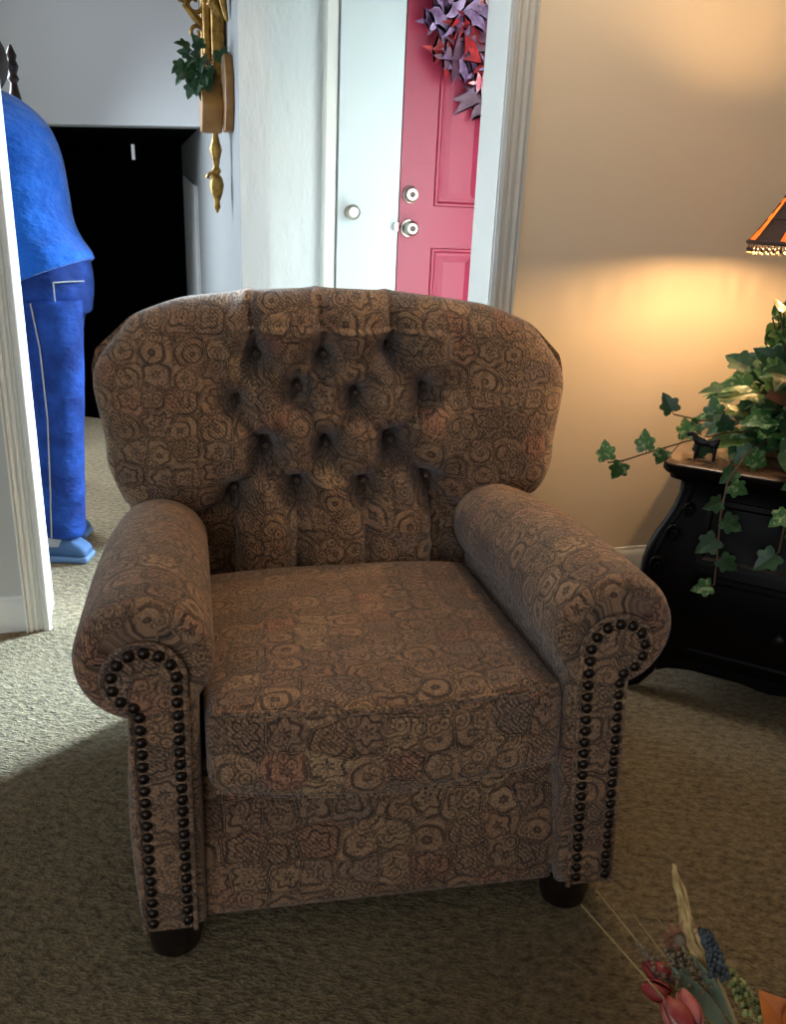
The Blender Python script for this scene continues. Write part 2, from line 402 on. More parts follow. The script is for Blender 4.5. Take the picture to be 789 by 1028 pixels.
def baseboard(p0, p1, name):
    poly = [(0,0),(-.015,0),(-.015,.075),(-.011,.088),(-.005,.096),(-.004,.105),(0,.107)]
    b = MB(); vs = [(p0, a, z) for a, z in poly]+[(p1, a, z) for a, z in poly]; n = len(poly)
    b.add(vs, [tuple(range(n)), tuple(range(2*n-1, n-1, -1))]+[(i, (i+1) % n, n+(i+1) % n, n+i) for i in range(n)])
    struct(b, name, M['white'], RM, ang=30)
baseboard(1.337, 3.4, 'baseboard_right'); baseboard(-1.9, -.058, 'baseboard_left')

# entry hall beyond the opening
QD = 1.032
b = MB(); b.box((.642,.673,-1.6),(.739,4.0,CEIL), RM); b.mi[0] = 1  # left face takes the plaster with shade painted in
struct(b, 'wall_hall_partition', [M['plaster'], M['shaded_plaster']], smooth=False)
b = MB(); b.box((.739,QD+.03,0),(2.27,QD+.13,CEIL), RM); b.box((2.73,QD+.03,0),(3.0,QD+.13,CEIL), RM); b.box((2.27,QD+.03,0),(2.73,QD+.13,.24), RM); b.box((2.27,QD+.03,2.16),(2.73,QD+.13,CEIL), RM)
struct(b, 'wall_hall_back', M['plaster'], smooth=False)
b = MB()
for p in (2.27, 2.69): b.box((p,QD+.02,.24),(p+.04,QD+.09,2.16), RM)
for z in (.24, .86, 1.49, 2.12): b.box((2.27,QD+.03,z),(2.73,QD+.08,z+.04), RM)
struct(b, 'window_1', M['white'], smooth=False)
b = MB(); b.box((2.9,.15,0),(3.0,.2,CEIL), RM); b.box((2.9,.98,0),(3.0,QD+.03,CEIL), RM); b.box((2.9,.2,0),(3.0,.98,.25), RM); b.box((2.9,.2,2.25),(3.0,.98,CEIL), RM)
struct(b, 'wall_hall_right', M['shaded_plaster'], smooth=False)
b = MB()
for q in (.2, .94): b.box((2.91,q,.25),(2.97,q+.04,2.25), RM)
for z in (.25, 1.23, 2.21): b.box((2.91,.2,z),(2.97,.98,z+.04), RM)
struct(b, 'window_3', M['white'], smooth=False)
# header above the dark stairwell, and the stairwell itself
hA = Vector((-.97, 4.326, 0)); hd = Vector((-.955, .297, 0)).normalized(); hn = Vector((.297, .955, 0)).normalized()
HM = Matrix(((hd.x, hn.x, 0, hA.x), (hd.y, hn.y, 0, hA.y), (0, 0, 1, 0), (0, 0, 0, 1)))
struct(MB().box((0,0,1.492),(1.6,.12,CEIL), HM), 'wall_stair_header', M['grey'], smooth=False)
b = MB(); b.box((1.16,-2.6,0),(1.26,-1.62,CEIL), HM); b.box((1.16,-.48,0),(1.26,0,CEIL), HM); b.box((1.16,-1.62,0),(1.26,-.48,.58), HM); b.box((1.16,-1.62,2.12),(1.26,-.48,CEIL), HM)
struct(b, 'wall_hall_left', M['beige'], smooth=False)
b = MB()
for y in (-1.62, -1.07, -.52): b.box((1.17,y,.58),(1.24,y+.04,2.12), HM)
for z in (.58, 1.33, 2.08): b.box((1.17,-1.62,z),(1.24,-.48,z+.04), HM)
struct(b, 'added_hall_window', M['white'], smooth=False)  # unseen window frame, added along with the fill on this side
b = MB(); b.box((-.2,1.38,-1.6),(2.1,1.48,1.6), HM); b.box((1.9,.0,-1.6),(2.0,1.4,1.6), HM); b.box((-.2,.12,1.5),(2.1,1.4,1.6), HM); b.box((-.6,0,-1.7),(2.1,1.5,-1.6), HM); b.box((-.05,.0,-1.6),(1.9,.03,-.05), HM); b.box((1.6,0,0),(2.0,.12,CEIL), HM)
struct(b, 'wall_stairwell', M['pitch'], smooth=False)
# pale stair skirt on the partition inside the stairwell
b = MB(); b.add([RM @ Vector(p) for p in [(.642,2.50,-.9),(.642,3.50,-.9),(.642,3.50,1.31),(.642,2.50,1.235),(.627,2.50,-.9),(.627,3.50,-.9),(.627,3.50,1.31),(.627,2.50,1.235)]],
    [(0,1,2,3),(4,7,6,5),(0,4,5,1),(1,5,6,2),(2,6,7,3),(3,7,4,0)])
struct(b, 'trim_5', M['grey'], smooth=False)
# narrow strip with added glow, standing in for a pale glint in the stairwell
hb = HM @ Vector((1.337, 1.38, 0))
M['slit'] = mat('pale_added_glow', (210,214,220), .6, emit=((220,226,236), .45), bump=(20,.02,.001))
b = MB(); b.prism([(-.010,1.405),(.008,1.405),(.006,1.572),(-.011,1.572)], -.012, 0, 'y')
o = tag(b.build('glow_strip', M['slit'], loc=(hb.x, hb.y, 0), rz=math.atan2(hn.y, hn.x)-PI/2, smooth=False), 'narrow pale strip with an added glow in the dark stairwell', 'window')

# closet door (white, flush) and red entry door
def door_knob(parent, p, z, q, prof, name, n=24):
    b = MB(); b.lathe(prof, n, axis='y')
    o = b.build(name, M['nickel'], parent); o.location = RM @ Vector((p, q, z)); o.rotation_euler = (0, 0, YAW); return o
d1 = struct(MB().box((1.053,QD-.004,0),(1.296,QD+.03,2.2), RM), 'door_2', M['whitedoor'], smooth=False)
b = MB(); b.lathe([(.001,-.052),(.018,-.052),(.027,-.044),(.029,-.034),(.024,-.024),(.012,-.018),(.011,-.006),(.026,-.004),(.026,.0)], 24, axis='y')
o = b.build('knob', M['nickel'], d1, loc=RM @ Vector((1.105,QD-.004,1.143)), rz=YAW)
b = MB(); b.box((-.008,-.012,-.016),(.008,0,.016)); b.tube([(-.012,-.012,.01),(-.012,-.012,-.012)], .004, 8)
b.build('latch', M['nickel'], d1, loc=RM @ Vector((1.288,QD-.004,1.096)), rz=YAW)
poly = [(0,0),(.0,.022),(.15,.028),(.5,.02),(.8,.014),(1,.014),(1,0)]
struct(MB().prism([(.994+.048*t, QD+.03-d-.02) for t, d in [(0,-.02),(0,.022),(.15,.028),(.5,.02),(.8,.014),(1,.014),(1,-.02)]], 0, 2.25, 'z'), 'trim_6', M['white'], RM, ang=30)
RP0, RP1 = 1.302, 2.212
rd = struct(MB().box((RP0,QD,.02),(RP1,QD+.03,2.16), RM), 'door_1', M['red'], smooth=False)
def panel(p0, p1, z0, z1):
    b = MB()
    # raised bead frame then bevelled field
    def ring(i0, d0, i1, d1_):
        a = [(p0+i0, QD-d0, z0+i0),(p1-i0, QD-d0, z0+i0),(p1-i0, QD-d0, z1-i0),(p0+i0, QD-d0, z1-i0)]
        c = [(p0+i1, QD-d1_, z0+i1),(p1-i1, QD-d1_, z0+i1),(p1-i1, QD-d1_, z1-i1),(p0+i1, QD-d1_, z1-i1)]
        b.add(a+c, [(i, (i+1) % 4, 4+(i+1) % 4, 4+i) for i in range(4)])
    st = [(0,-.001),(.004,.010),(.012,.012),(.020,.002),(.030,.001),(.055,.009)]
    for (i0, d0), (i1, d1_) in zip(st[:-1], st[1:]): ring(i0, d0, i1, d1_)
    i = st[-1][0]; d = st[-1][1]
    b.add([(p0+i, QD-d, z0+i),(p1-i, QD-d, z0+i),(p1-i, QD-d, z1-i),(p0+i, QD-d, z1-i)], [(0,1,2,3)])
    b.build('door_panel', M['red'], rd, M=RM, smooth=False)
for (p0, p1) in ((1.440,1.645),(1.87,2.075)):
    panel(p0, p1, 1.178, 1.80); panel(p0, p1, .24, 1.022); panel(p0, p1, 1.88, 2.08)
b = MB(); b.lathe([(.001,-.062),(.020,-.062),(.028,-.052),(.030,-.040),(.025,-.028),(.013,-.020),(.013,-.008),(.032,-.006),(.034,0)], 28, axis='y')
kb = b.build('knob', M['nickel'], rd, loc=RM @ Vector((1.341,QD,1.092)), rz=YAW)
MB().lathe([(.001,-.004),(.011,-.004),(.012,0)], 20, axis='y').build('keyhole', M['nail'], kb, loc=(0,-.062,0))
b = MB(); b.lathe([(.001,-.034),(.022,-.034),(.026,-.026),(.028,-.010),(.032,-.008),(.033,0)], 28, axis='y')
kb = b.build('deadbolt', M['nickel'], rd, loc=RM @ Vector((1.343,QD,1.217)), rz=YAW)
MB().lathe([(.001,-.004),(.010,-.004),(.011,0)], 20, axis='y').build('keyhole', M['nail'], kb, loc=(0,-.034,0))

# ------------------------------------------------------------------ leaves
def leaf_poly(kind):
    if kind == 'ivy':
        h = [(0,-.04),(.16,-.16),(.40,-.16),(.46,.0),(.38,.14),(.52,.34),(.46,.48),(.28,.52),(.20,.74),(.0,1.0)]
    elif kind == 'maple':
        h = [(0,0),(.05,-.10),(.30,-.30),(.22,-.08),(.72,-.06),(.50,.10),(.85,.34),(.42,.27),(.18,.24),(.42,.66),(.17,.54),(0,1.0)]
    elif kind == 'long':
        h = [(0,0),(.10,.1),(.18,.3),(.2,.5),(.14,.75),(0,1.0)]
    else:
        h = [(0,0),(.2,.05),(.38,.25),(.4,.45),(.26,.72),(0,1.0)]
    return h
def add_leaf(b, kind, base, d, n, size, fold=.25, curl=.2, k=0):
    """leaf from base along d, face normal n"""
    d = Vector(d).normalized(); n = Vector(n); n = (n-d*n.dot(d)); n = n.normalized() if n.length > 1e-4 else d.orthogonal().normalized()
    s = d.cross(n); h = leaf_poly(kind); base = Vector(base)
    def P(x, y):
        zz = abs(x)*fold-curl*y*y*.5
        return base+(s*x+d*y+n*zz)*size
    for sg in (1, -1):
        vs = [P(0, y) for y in (-.0, .35, .7)] + [P(sg*x, y) for x, y in h]
        m = len(h)
        fs = []
        for i in range(m-1):
            y = (h[i][1]+h[i+1][1])/2
            c = 0 if y < .22 else (1 if y < .6 else 2)
            fs.append((c, 3+i, 3+i+1))
        fs.append((0, 1, 3+m-1)) if False else None
        fs.append((0, 1, 3+[i for i in range(m-1) if (h[i][1]+h[i+1][1])/2 < .22][-1]+1))
        j = [i for i in range(m-1) if (h[i][1]+h[i+1][1])/2 < .6][-1]+1
        fs.append((1, 2, 3+j))
        b.add(vs, fs, k)
rnd = random.Random(11)
def rv(): return Vector((rnd.uniform(-1,1), rnd.uniform(-1,1), rnd.uniform(-1,1)))

# wreath on the red door
wc = RM @ Vector((1.745, QD-.012, 1.84))
wr = thing('leaf_wreath', 'autumn leaf wreath of red, purple and pink leaves hanging on the raspberry red door', 'wreath', wc, YAW)
wm_ = [mat('wreath_leaf_'+n, c, .5, var=(22, c2, .4, .62)) for n, c, c2 in (
    ('red',(176,34,38),(120,24,34)), ('purple',(92,58,92),(150,124,160)), ('pink',(190,96,112),(226,190,192)), ('orange',(186,92,50),(150,60,40)),
    ('plum',(70,40,56),(104,64,84)), ('sage',(66,80,74),(96,104,98)), ('cream',(236,216,208),(206,110,120)))]
b = MB(); b.tube([(.26*math.cos(t*2*PI/32), -.03, .26*math.sin(t*2*PI/32)) for t in range(33)], .022, 8); b.build('twig_ring', M['vine'], wr)
for i in range(120):
    t = rnd.uniform(0, 2*PI) if i > 60 else 2*PI*i/60
    rr = .26+rnd.uniform(-.08,.07); dep = -.03-rnd.uniform(.0,.07)
    base = Vector((rr*math.cos(t), dep, rr*math.sin(t)))
    a = t+rnd.choice((-1,1))*rnd.uniform(.2,1.5)
    d = Vector((math.cos(a), -rnd.uniform(.1,.5), math.sin(a)-.35)); nn = Vector((rnd.uniform(-.5,.5), -1, rnd.uniform(-.4,.5)))
    b = MB(); add_leaf(b, 'maple', base, d, nn, rnd.uniform(.085,.14), .2, rnd.uniform(.1,.6))
    b.build('maple_leaf', wm_[rnd.choice((0,0,0,0,1,1,1,4,4,4,4,2,3,6))], wr, ang=0)

# ------------------------------------------------------------------ gilded wall piece on the partition
gw = thing('gilt_wall_ornament', 'gilded carved wall ornament with wooden octagonal shelf on the hall partition', 'wall ornament', RM @ Vector((.642, 0, 0)), YAW)
# local frame: x = -out of wall, y = along the wall (q), z up
b = MB(); b.box((-.05,1.0,1.50),(-.004,1.18,2.3)); b.box((-.075,1.03,1.55),(-.05,1.06,2.3)); b.box((-.075,1.12,1.55),(-.05,1.15,2.3)); b.box((-.06,.98,1.47),(-.002,1.2,1.51))
b.build('back_frame', M['gold'], gw, bevel=.006)
b = MB(); b.box((-.09,.84,1.90),(0,1.0,1.945)); b.tube([(-.05,.9,1.90),(-.065,.9,1.86),(-.04,.9,1.81),(-.05,.9,1.77),(-.03,.9,1.735)], [.022,.030,.018,.026,.008], 10); b.tube([(-.05,.87,1.90),(-.03,.86,1.80),(-.01,.88,1.72)], [.012,.016,.006], 8)
b.build('side_bracket', M['gold'], gw, bevel=.004)
def scroll(b, c, r, turns, s=1, w=.010):
    pts = []
    for i in range(40):
        t = i/39; a = t*turns*2*PI; rr = r*(1-t*.8)
        pts.append((c[0]-s*rr*math.cos(a), c[1]+.0, c[2]+rr*math.sin(a)))
    b.tube(pts, [w*(1-.4*i/39) for i in range(40)], 8)
b = MB(); scroll(b, (-.10,1.08,1.80), .045, 1.4); scroll(b, (-.095,1.08,1.71), .026, 1.2, -1, .008); b.sphere((-.115,1.08,1.845), .018); b.tube([(-.06,1.08,1.72),(-.09,1.08,1.75),(-.13,1.08,1.79),(-.10,1.08,1.85)], [.012,.014,.012,.006], 8)
b.build('carved_scroll', M['gold'], gw)
b = MB(); oc = [(-.105,.83+.03),(-.105,1.0),(-.075,1.05),(-.0,1.05),(-.0,.80),(-.075,.80)]
b.prism([(.5*(x),y) for x, y in oc], 0, 0, 'z') if False else None
def octo(y0, y1, z0, z1, c, x0, x1):
    pr = [(y0+c,z0),(y1-c,z0),(y1,z0+c*1.5),(y1,z1-c*1.5),(y1-c,z1),(y0+c,z1),(y0,z1-c*1.5),(y0,z0+c*1.5)]
    return MB().prism(pr, x0, x1, 'x')
octo(.80,.96,1.385,1.62,.045,-.028,0).build('octagon_plaque', M['goldwood'], gw, bevel=.004)
octo(.89,1.05,1.385,1.545,.048,-.098,-.028).build('shelf_box', M['goldwood'], gw, bevel=.004)
b = MB(); b.lathe([(.002,1.12),(.012,1.14),(.010,1.16),(.020,1.185),(.026,1.215),(.020,1.24),(.011,1.25),(.018,1.262),(.010,1.275),(.014,1.30),(.022,1.33),(.014,1.36),(.010,1.38),(.017,1.395),(.012,1.41),(.02,1.45),(.012,1.50)], 14, (-.05,.96,0))
scroll(b, (-.06,.96,1.235), .022, 1.1, 1, .007); scroll(b, (-.055,.96,1.33), .018, 1.1, -1, .006)
b.build('finial_drop', M['gold'], gw)
iv = thing('ivy_sprig', 'small dark green ivy sprig on the octagonal shelf of the gilded ornament', 'plant', RM @ Vector((.642-.066, .97, 1.546)), YAW)
b = MB(); b.lathe([(.018,-.001),(.024,.02),(.026,.04),(.02,.042)], 12); b.build('pot', M['pot'], iv)
b = MB()
for i in range(26):
    d = Vector((rnd.uniform(-.9,.15), rnd.uniform(-1,.2), rnd.uniform(-.7,.8))); st = Vector((-.012,0,.04))
    p = st+d.normalized()*rnd.uniform(.03,.085); add_leaf(b, 'ivy', p, d+Vector((0,0,-.5)), Vector((-.4,-1,.5))+rv()*.4, rnd.uniform(.04,.06), .2, .4)
b.build('foliage', M['leafdark'], iv, ang=0)
b = MB()
for i in range(7):
    d = Vector((rnd.uniform(-1,.3), rnd.uniform(-.6,.2), rnd.uniform(-.3,.6))).normalized()*.07; b.tube([(0,0,.03), Vector((0,0,.05))+d*.5, Vector((0,0,.035))+d], .002, 5)
b.build('stem', M['vine'], iv)

# turned dark wood post behind the person
tp = thing('turned_post', 'dark turned wooden post with carved finial behind the person in blue', 'post', (-1.44, 3.35, 0))
MB().lathe([(.10,0),(.10,.04),(.06,.06),(.03,.09)], 20).build('base', M['walnut'], tp)
b = MB(); prof = [(.026,.085)]
for i in range(15):
    z = .1+.095*i; prof += [(.018,z),(.027,z+.03),(.03,z+.05),(.022,z+.075)]
b.lathe([(r_*.72, z_) for r_, z_ in prof+[(.016,1.53)]], 16); b.build('shaft', M['walnut'], tp)
MB().lathe([(.0115,1.53),(.020,1.545),(.013,1.56),(.022,1.585),(.014,1.605),(.019,1.62),(.012,1.635),(.005,1.652),(.001,1.656)], 16).build('finial', M['walnut'], tp)

# ------------------------------------------------------------------ person
pe = thing('person', 'person in long-sleeved blue shirt and blue jeans leaning forward behind the left door frame', 'person', (-1.10, 2.70, 0))
# local: x forward is -x ; z up
J = [(.01,0,.93),(-.03,0,1.06),(-.07,0,1.20),(-.10,0,1.33),(-.155,0,1.42),(-.19,0,1.48),(-.21,0,1.52),(-.22,0,1.57),
     (-.10,-.17,1.345),(-.20,-.24,1.12),(-.40,-.20,1.02),(-.46,-.19,1.0),
     (-.10,.17,1.345),(-.20,.24,1.12),(-.40,.20,1.02),(-.46,.19,1.0),
     (.0,-.095,.86),(-.015,-.10,.50),(-.02,-.10,.10),(-.13,-.11,.035),
     (.0,.095,.86),(-.06,.095,.50),(-.08,.095,.10),(-.18,.10,.035)]
E = [(0,1),(1,2),(2,3),(3,4),(4,5),(5,6),(6,7),(3,8),(8,9),(9,10),(10,11),(3,12),(12,13),(13,14),(14,15),(0,16),(16,17),(17,18),(18,19),(0,20),(20,21),(21,22),(22,23)]
rd_ = [.075,.07,.075,.075,.045,.055,.088,.07, .04,.035,.028,.03, .04,.035,.028,.03, .055,.045,.035,.03, .055,.045,.035,.03]
V = [tuple(p) for p in J]; EE = list(E); RR = list(rd_)
for sy, w in ((-1, 11), (1, 15)):                      # five fingers per hand, curled
    hx, hy, hz = J[w]
    for k, (oy, ln) in enumerate(((-.03,.07),(-.011,.08),(.009,.076),(.028,.062))):
        i = len(V); V += [(hx-.045, hy+oy, hz-.005),(hx-.045-ln*.6, hy+oy*1.15, hz-.02),(hx-.045-ln*.85, hy+oy*1.15, hz-.05)]
        EE += [(w, i),(i, i+1),(i+1, i+2)]; RR += [.0095,.008,.007]
    i = len(V); V += [(hx-.01, hy-sy*.04, hz-.01),(hx-.045, hy-sy*.055, hz-.03)]; EE += [(w, i),(i, i+1)]; RR += [.011,.009]
body = skin('body', V, EE, RR, M['skin'], pe, 2, 0)
# clothes: lofted rings (centre x, y, z, half depth, half width, tilt)
def rings(b, rs, n=28, wr=0, seed=0):
    q = random.Random(seed); o = len(b.v); phs = [q.uniform(0, 6.28) for _ in range(6)]
    for i, (x, y, z, d, w_, tl) in enumerate(rs):
        for k in range(n):
            a = 2*PI*k/n; f = 1+wr*(math.sin(3*a+phs[0]+z*21)+.7*math.sin(2*a-z*47+phs[1]))
            px_ = x+d*f*math.cos(a); b.v.append((px_, y+w_*f*math.sin(a), z+tl*math.cos(a)))
    for i in range(len(rs)-1):
        for k in range(n): b.f.append((o+i*n+k, o+i*n+(k+1) % n, o+(i+1)*n+(k+1) % n, o+(i+1)*n+k)); b.mi.append(0)
    b.f.append(tuple(o+k for k in range(n))[::-1]); b.f.append(tuple(o+(len(rs)-1)*n+k for k in range(n))); b.mi += [0, 0]
def dense(rs, m=5):
    out = []
    for i in range(len(rs)-1):
        p0 = rs[max(0, i-1)]; p1 = rs[i]; p2 = rs[i+1]; p3 = rs[min(len(rs)-1, i+2)]
        for k in range(m):
            t = k/m; out.append(tuple(.5*(2*b_+(c_-a_)*t+(2*a_-5*b_+4*c_-d_)*t*t+(3*b_-a_-3*c_+d_)*t**3) for a_, b_, c_, d_ in zip(p0, p1, p2, p3)))
    return out+[rs[-1]]
b = MB()
rings(b, dense([(-.002,0,.918,.128,.178,.055),(-.012,0,.965,.130,.178,.03),(-.035,0,1.03,.126,.172,.0),(-.062,0,1.10,.127,.170,0),(-.085,0,1.24,.139,.178,0),(-.118,0,1.345,.138,.185,0),(-.155,0,1.415,.10,.13,.0),(-.178,0,1.452,.062,.072,-.01)]), 32, .010, 3)
for sy in (-1, 1):
    pts = [(-.105,sy*.155,1.355),(-.10,sy*.195,1.30),(-.115,sy*.222,1.22),(-.155,sy*.238,1.12),(-.26,sy*.225,1.065),(-.39,sy*.205,1.03)]
    b.tube(pts, [.062,.074,.072,.062,.052,.042], 18)
shirt = b.build('shirt', M['shirt'], pe, sub=1, ang=0)
b = MB(); b.tube([(-.075,-.172,1.40),(-.032,-.196,1.33),(-.030,-.212,1.25),(-.06,-.225,1.18),(-.10,-.232,1.15)], .0035, 6); b.build('sleeve_seam', M['shirt'], shirt)
b = MB()
rings(b, dense([(.0,0,1.00,.105,.15,0),(-.002,0,.94,.118,.165,0),(-.004,0,.88,.121,.170,0),(-.006,0,.80,.110,.168,0)]), 28, .004, 5)
for sy, xo in ((-1, .028), (1, -.048)):
    y = sy*.088
    rings(b, dense([(.0+xo*.5,y,.86,.105,.088,0),(-.005+xo*.9,y,.72,.092,.088,0),(-.012+xo,y-.0,.50,.080,.080,0),(-.028+xo,y,.27,.078,.078,0),(-.040+xo,y,.085,.080,.078,-.01)], 7), 22, .010, 9+sy)
jeans = b.build('jeans', M['jeans'], pe, sub=1, ang=0)
def leg_back(z):        # rough surface of the near leg for the seam and pocket stitching
    return None
b = MB(); b.tube([(.0,-.178,.85),(.015,-.178,.72),(.014,-.170,.50),(.0,-.168,.27),(-.012,-.168,.10)], .0025, 6); b.build('side_seam', M['stitch'], jeans)
b = MB(); b.tube([(.062,-.150,.91),(.098,-.112,.912),(.122,-.06,.91)], .0025, 6); b.tube([(.062,-.150,.91),(.064,-.152,.84),(.072,-.142,.80)], .0025, 6); b.build('pocket_stitching', M['stitch'], jeans)
for sy, x0 in ((-1,-.005),(1,-.085)):
    y = sy*.105
    b = rbox((x0-.205,y-.045,0),(x0+.095,y+.045,.024), .011, 6); so = b.build('shoe', M['shoe'], pe)
    so.data.materials.clear(); so.data.materials.append(M['sole']); MB().tube([(x0-.018,y,.06),(x0-.018,y,.13)], .048, 16).build('sock', M['sock'], so)
    def up_(w, s):
        h = (.080-.058*max(0, min(1, (w.x-x0-.015)/.08))) if w.x > x0-.03 else .080-.042*min(1, (x0-.03-w.x)/.16)
        return Vector((w.x, y+(w.y-y)*(1-.2*max(0, s[2])), .02+(w.z-.02)/.07*h if w.z > .02 else w.z))
    rbox((x0-.20,y-.042,.02),(x0+.09,y+.042,.09), .02, 10, up_).build('shoe_upper', M['shoe'], so)
# hair and face
b = MB(); b.sphere((-.180,0,1.512), .100, 24, 16, (1.02,.92,1.05))
for i in range(0):
    a = PI*(i/29-.5); b.tube([(-.17+.02*math.cos(a), .07*math.sin(a), 1.66),(-.10+.0*math.cos(a)+.01*math.sin(3*a), .095*math.sin(a), 1.57),(-.105, .09*math.sin(a), 1.49)], [.012,.014,.005], 6)
b.v = [(x, y, z) if not (x < -.235 and z < 1.60) else (-.235+(x+.235)*.1, y*.9, z) for x, y, z in b.v]
b.build('hair', M['hair'], pe)
for sy in (-1, 1):
    MB().sphere((-.298,sy*.032,1.555), .011).build('eye', M['eye'], pe); MB().sphere((-.205,sy*.092,1.55), .024, sc=(.8,.4,1.2)).build('ear', M['skin'], pe)
MB().tube([(-.298,0,1.565),(-.318,0,1.53),(-.30,0,1.522)], [.008,.014,.008], 8).build('nose', M['skin'], pe)
MB().tube([(-.295,-.025,1.497),(-.302,0,1.495),(-.295,.025,1.497)], .006, 6).build('mouth', M['skin'], pe)

# ------------------------------------------------------------------ armchair
ch = thing('armchair', 'brown tapestry rolled-arm club armchair with tufted back and nailhead trim', 'armchair', (.012, 1.10, 0), R(11.5))
FB = M['fabric']
# feet
for (u, v) in ((-.340,.032),(.338,.036),(-.33,.70),(.33,.70)):
    b = MB(); b.lathe([(.036,0),(.040,.004),(.044,.03),(.047,.055),(.047,.075)], 24, (u, v, 0)); b.build('foot', M['footwood'], ch)
# base frame
def front_bulge(w, s):
    if s[1] < 0: w.y += .046*max(0, (s[2]+1)/2)**1.6*-s[1]
    return w
rbox((-.302,.008,.056),(.312,.72,.318), .02, 10, front_bulge).build('base', FB, ch, uvbox=True, ang=60)
# back
BUT = [(-.197,.832),(-.042,.832),(.113,.855), (-.243,.738),(-.102,.76),(.033,.745),(.195,.765), (-.178,.628),(-.037,.632),(.117,.640), (-.250,.535),(-.106,.548),(.052,.546),(.205,.556)]
r1, r2, r3, r4 = BUT[0:3], BUT[3:7], BUT[7:10], BUT[10:14]
SEG = []       # (a, b, depth, sigma)
for (x, z), t in zip(r1, (-.225,-.06,.112)): SEG.append(((x, z), (t, 1.02), .075, .018))
for i in range(3):
    SEG += [(r1[i], r2[i], .026, .016), (r1[i], r2[i+1], .030, .016), (r3[i], r2[i], .040, .017), (r3[i], r2[i+1], .040, .016), (r3[i], r4[i], .042, .016), (r3[i], r4[i+1], .040, .016)]
for (x, z), t in zip(r4, (-.245,-.107,.05,.20)): SEG.append(((x, z), (t, .33), .066, .015))
SEG += [(r3[0], r4[0], .030, .022), (r3[2], r4[3], .034, .022), (r2[0], r3[0], .022, .016), (r2[3], r3[2], .026, .018), (r1[0], r3[0], .018, .012), (r1[1], r3[1], .018, .012), (r1[2], r3[2], .018, .012)]
SEG += [(r2[1], (-.103,.83), .026, .014), (r2[2], (.035,.83), .026, .014)]
# lower edge of the side wings
WING = [((-.250,.535),(-.285,.512),(-.34,.500),(-.46,.505)), ((.205,.556),(.235,.520),(.29,.503),(.46,.52))]
def segd(p, a, b):
    ax, az = a; bx, bz = b; dx, dz = bx-ax, bz-az; L2 = dx*dx+dz*dz
    t = max(0, min(1, ((p[0]-ax)*dx+(p[1]-az)*dz)/L2)); qx = ax+t*dx; qz = az+t*dz
    return math.hypot(p[0]-qx, p[1]-qz)
def interp(t, tab):
    for (a, va), (b_, vb) in zip(tab[:-1], tab[1:]):
        if t <= b_:
            k = max(0, (t-a)/(b_-a)); k = k*k*(3-2*k); return va+(vb-va)*k
    return tab[-1][1]
def backW(z): return interp(z, [(.3,.45),(.50,.484),(.62,.519),(.80,.546),(.90,.520),(1.0,.485)])
def backT(a):
    a = abs(a); return .978-.022*(a/.66)**2 if a < .66 else .956-.36*(a-.66)**1.5-.02*(a-.66)-.035*(max(0, a-.86)/.14)**2
def wingz(u):
    tab = [(-.46,.505),(-.34,.500),(-.285,.512),(-.25,.535)] if u < 0 else [(.205,.556),(.235,.520),(.29,.503),(.46,.52)]
    if u < -.25 or u > .205: return interp(u, tab)
    return None
def sstep(x, a, b_): 
    k = max(0, min(1, (x-a)/(b_-a))); return k*k*(3-2*k)
def back_front(u, z, ds, dt):
    v = .575+.25*z
    d = 0
    # wings: plump ; centre: tufted
    wl = math.exp(-((u+.37)/.13)**2-((z-.70)/.20)**2); wr_ = math.exp(-((u-.36)/.12)**2-((z-.72)/.19)**2)
    d += .050*(wl+wr_)+.018*math.exp(-((z-.93)/.07)**2)
    for (x, z0) in BUT:
        r = math.hypot(u-x, z-z0); d -= .062*math.exp(-(r/.030)**1.2)
    for a, b_, dep, sg in SEG:
        r = segd((u, z), a, b_)
        if r < .1: d -= dep*math.exp(-(r/sg))
    # small puffs between the buttons
    if -.285 < u < .255 and z < .90: d += .046*min(1, min(math.hypot(u-x, z-z0) for x, z0 in BUT)/.070)*sstep(.27-abs(u+.015), 0, .05)
    wz = wingz(u)
    if wz is not None:
        k = sstep(wz-z, -.008, .010); d -= .065*k
        r = abs(z-wz-.004); d -= .018*math.exp(-r/.014)
        if z > wz:                                        # wing rolls under at its lower edge
            t = max(0, 1-(z-wz)/.055); d -= .026*(1-math.sqrt(max(0, 1-t*t)))
    # seat-side of the wing pads
    rr = .075; k = max(0, 1-ds/rr)**2+max(0, 1-dt/(rr*1.15))**2
    off = rr*(1-math.sqrt(max(0, 1-min(1, k))))
    return v-d+off
NA, NB = 180, 150
def spread(n): return [-1+2*i/n for i in range(n+1)]
aa = [math.copysign(1-(1-abs(t))**1.35, t) for t in spread(NA)]
bb = [1-(1-i/NB)**1.3 for i in range(NB+1)]
mb = MB(); mb.uv = []
z0b = .32
grid = {}
for j, bv in enumerate(bb):
    for i, av in enumerate(aa):
        T = backT(av); z = z0b+bv*(T-z0b); W_ = backW(z); u = av*W_-.007
        ds = (1-abs(av))*W_; dt = (T-z)
        v = back_front(u, z, ds, dt)
        grid[i, j] = len(mb.v); mb.v.append((u, v, z)); mb.uv.append((u, z*1.02))
for j in range(NB):
    for i in range(NA): mb.f.append((grid[i,j], grid[i+1,j], grid[i+1,j+1], grid[i,j+1])); mb.mi.append(0)
ring = [grid[0, j] for j in range(NB+1)]+[grid[i, NB] for i in range(1, NA+1)]+[grid[NA, j] for j in range(NB-1, -1, -1)]+[grid[i, 0] for i in range(NA-1, 0, -1)]
prev = ring; acc = [mb.uv[i] for i in ring]
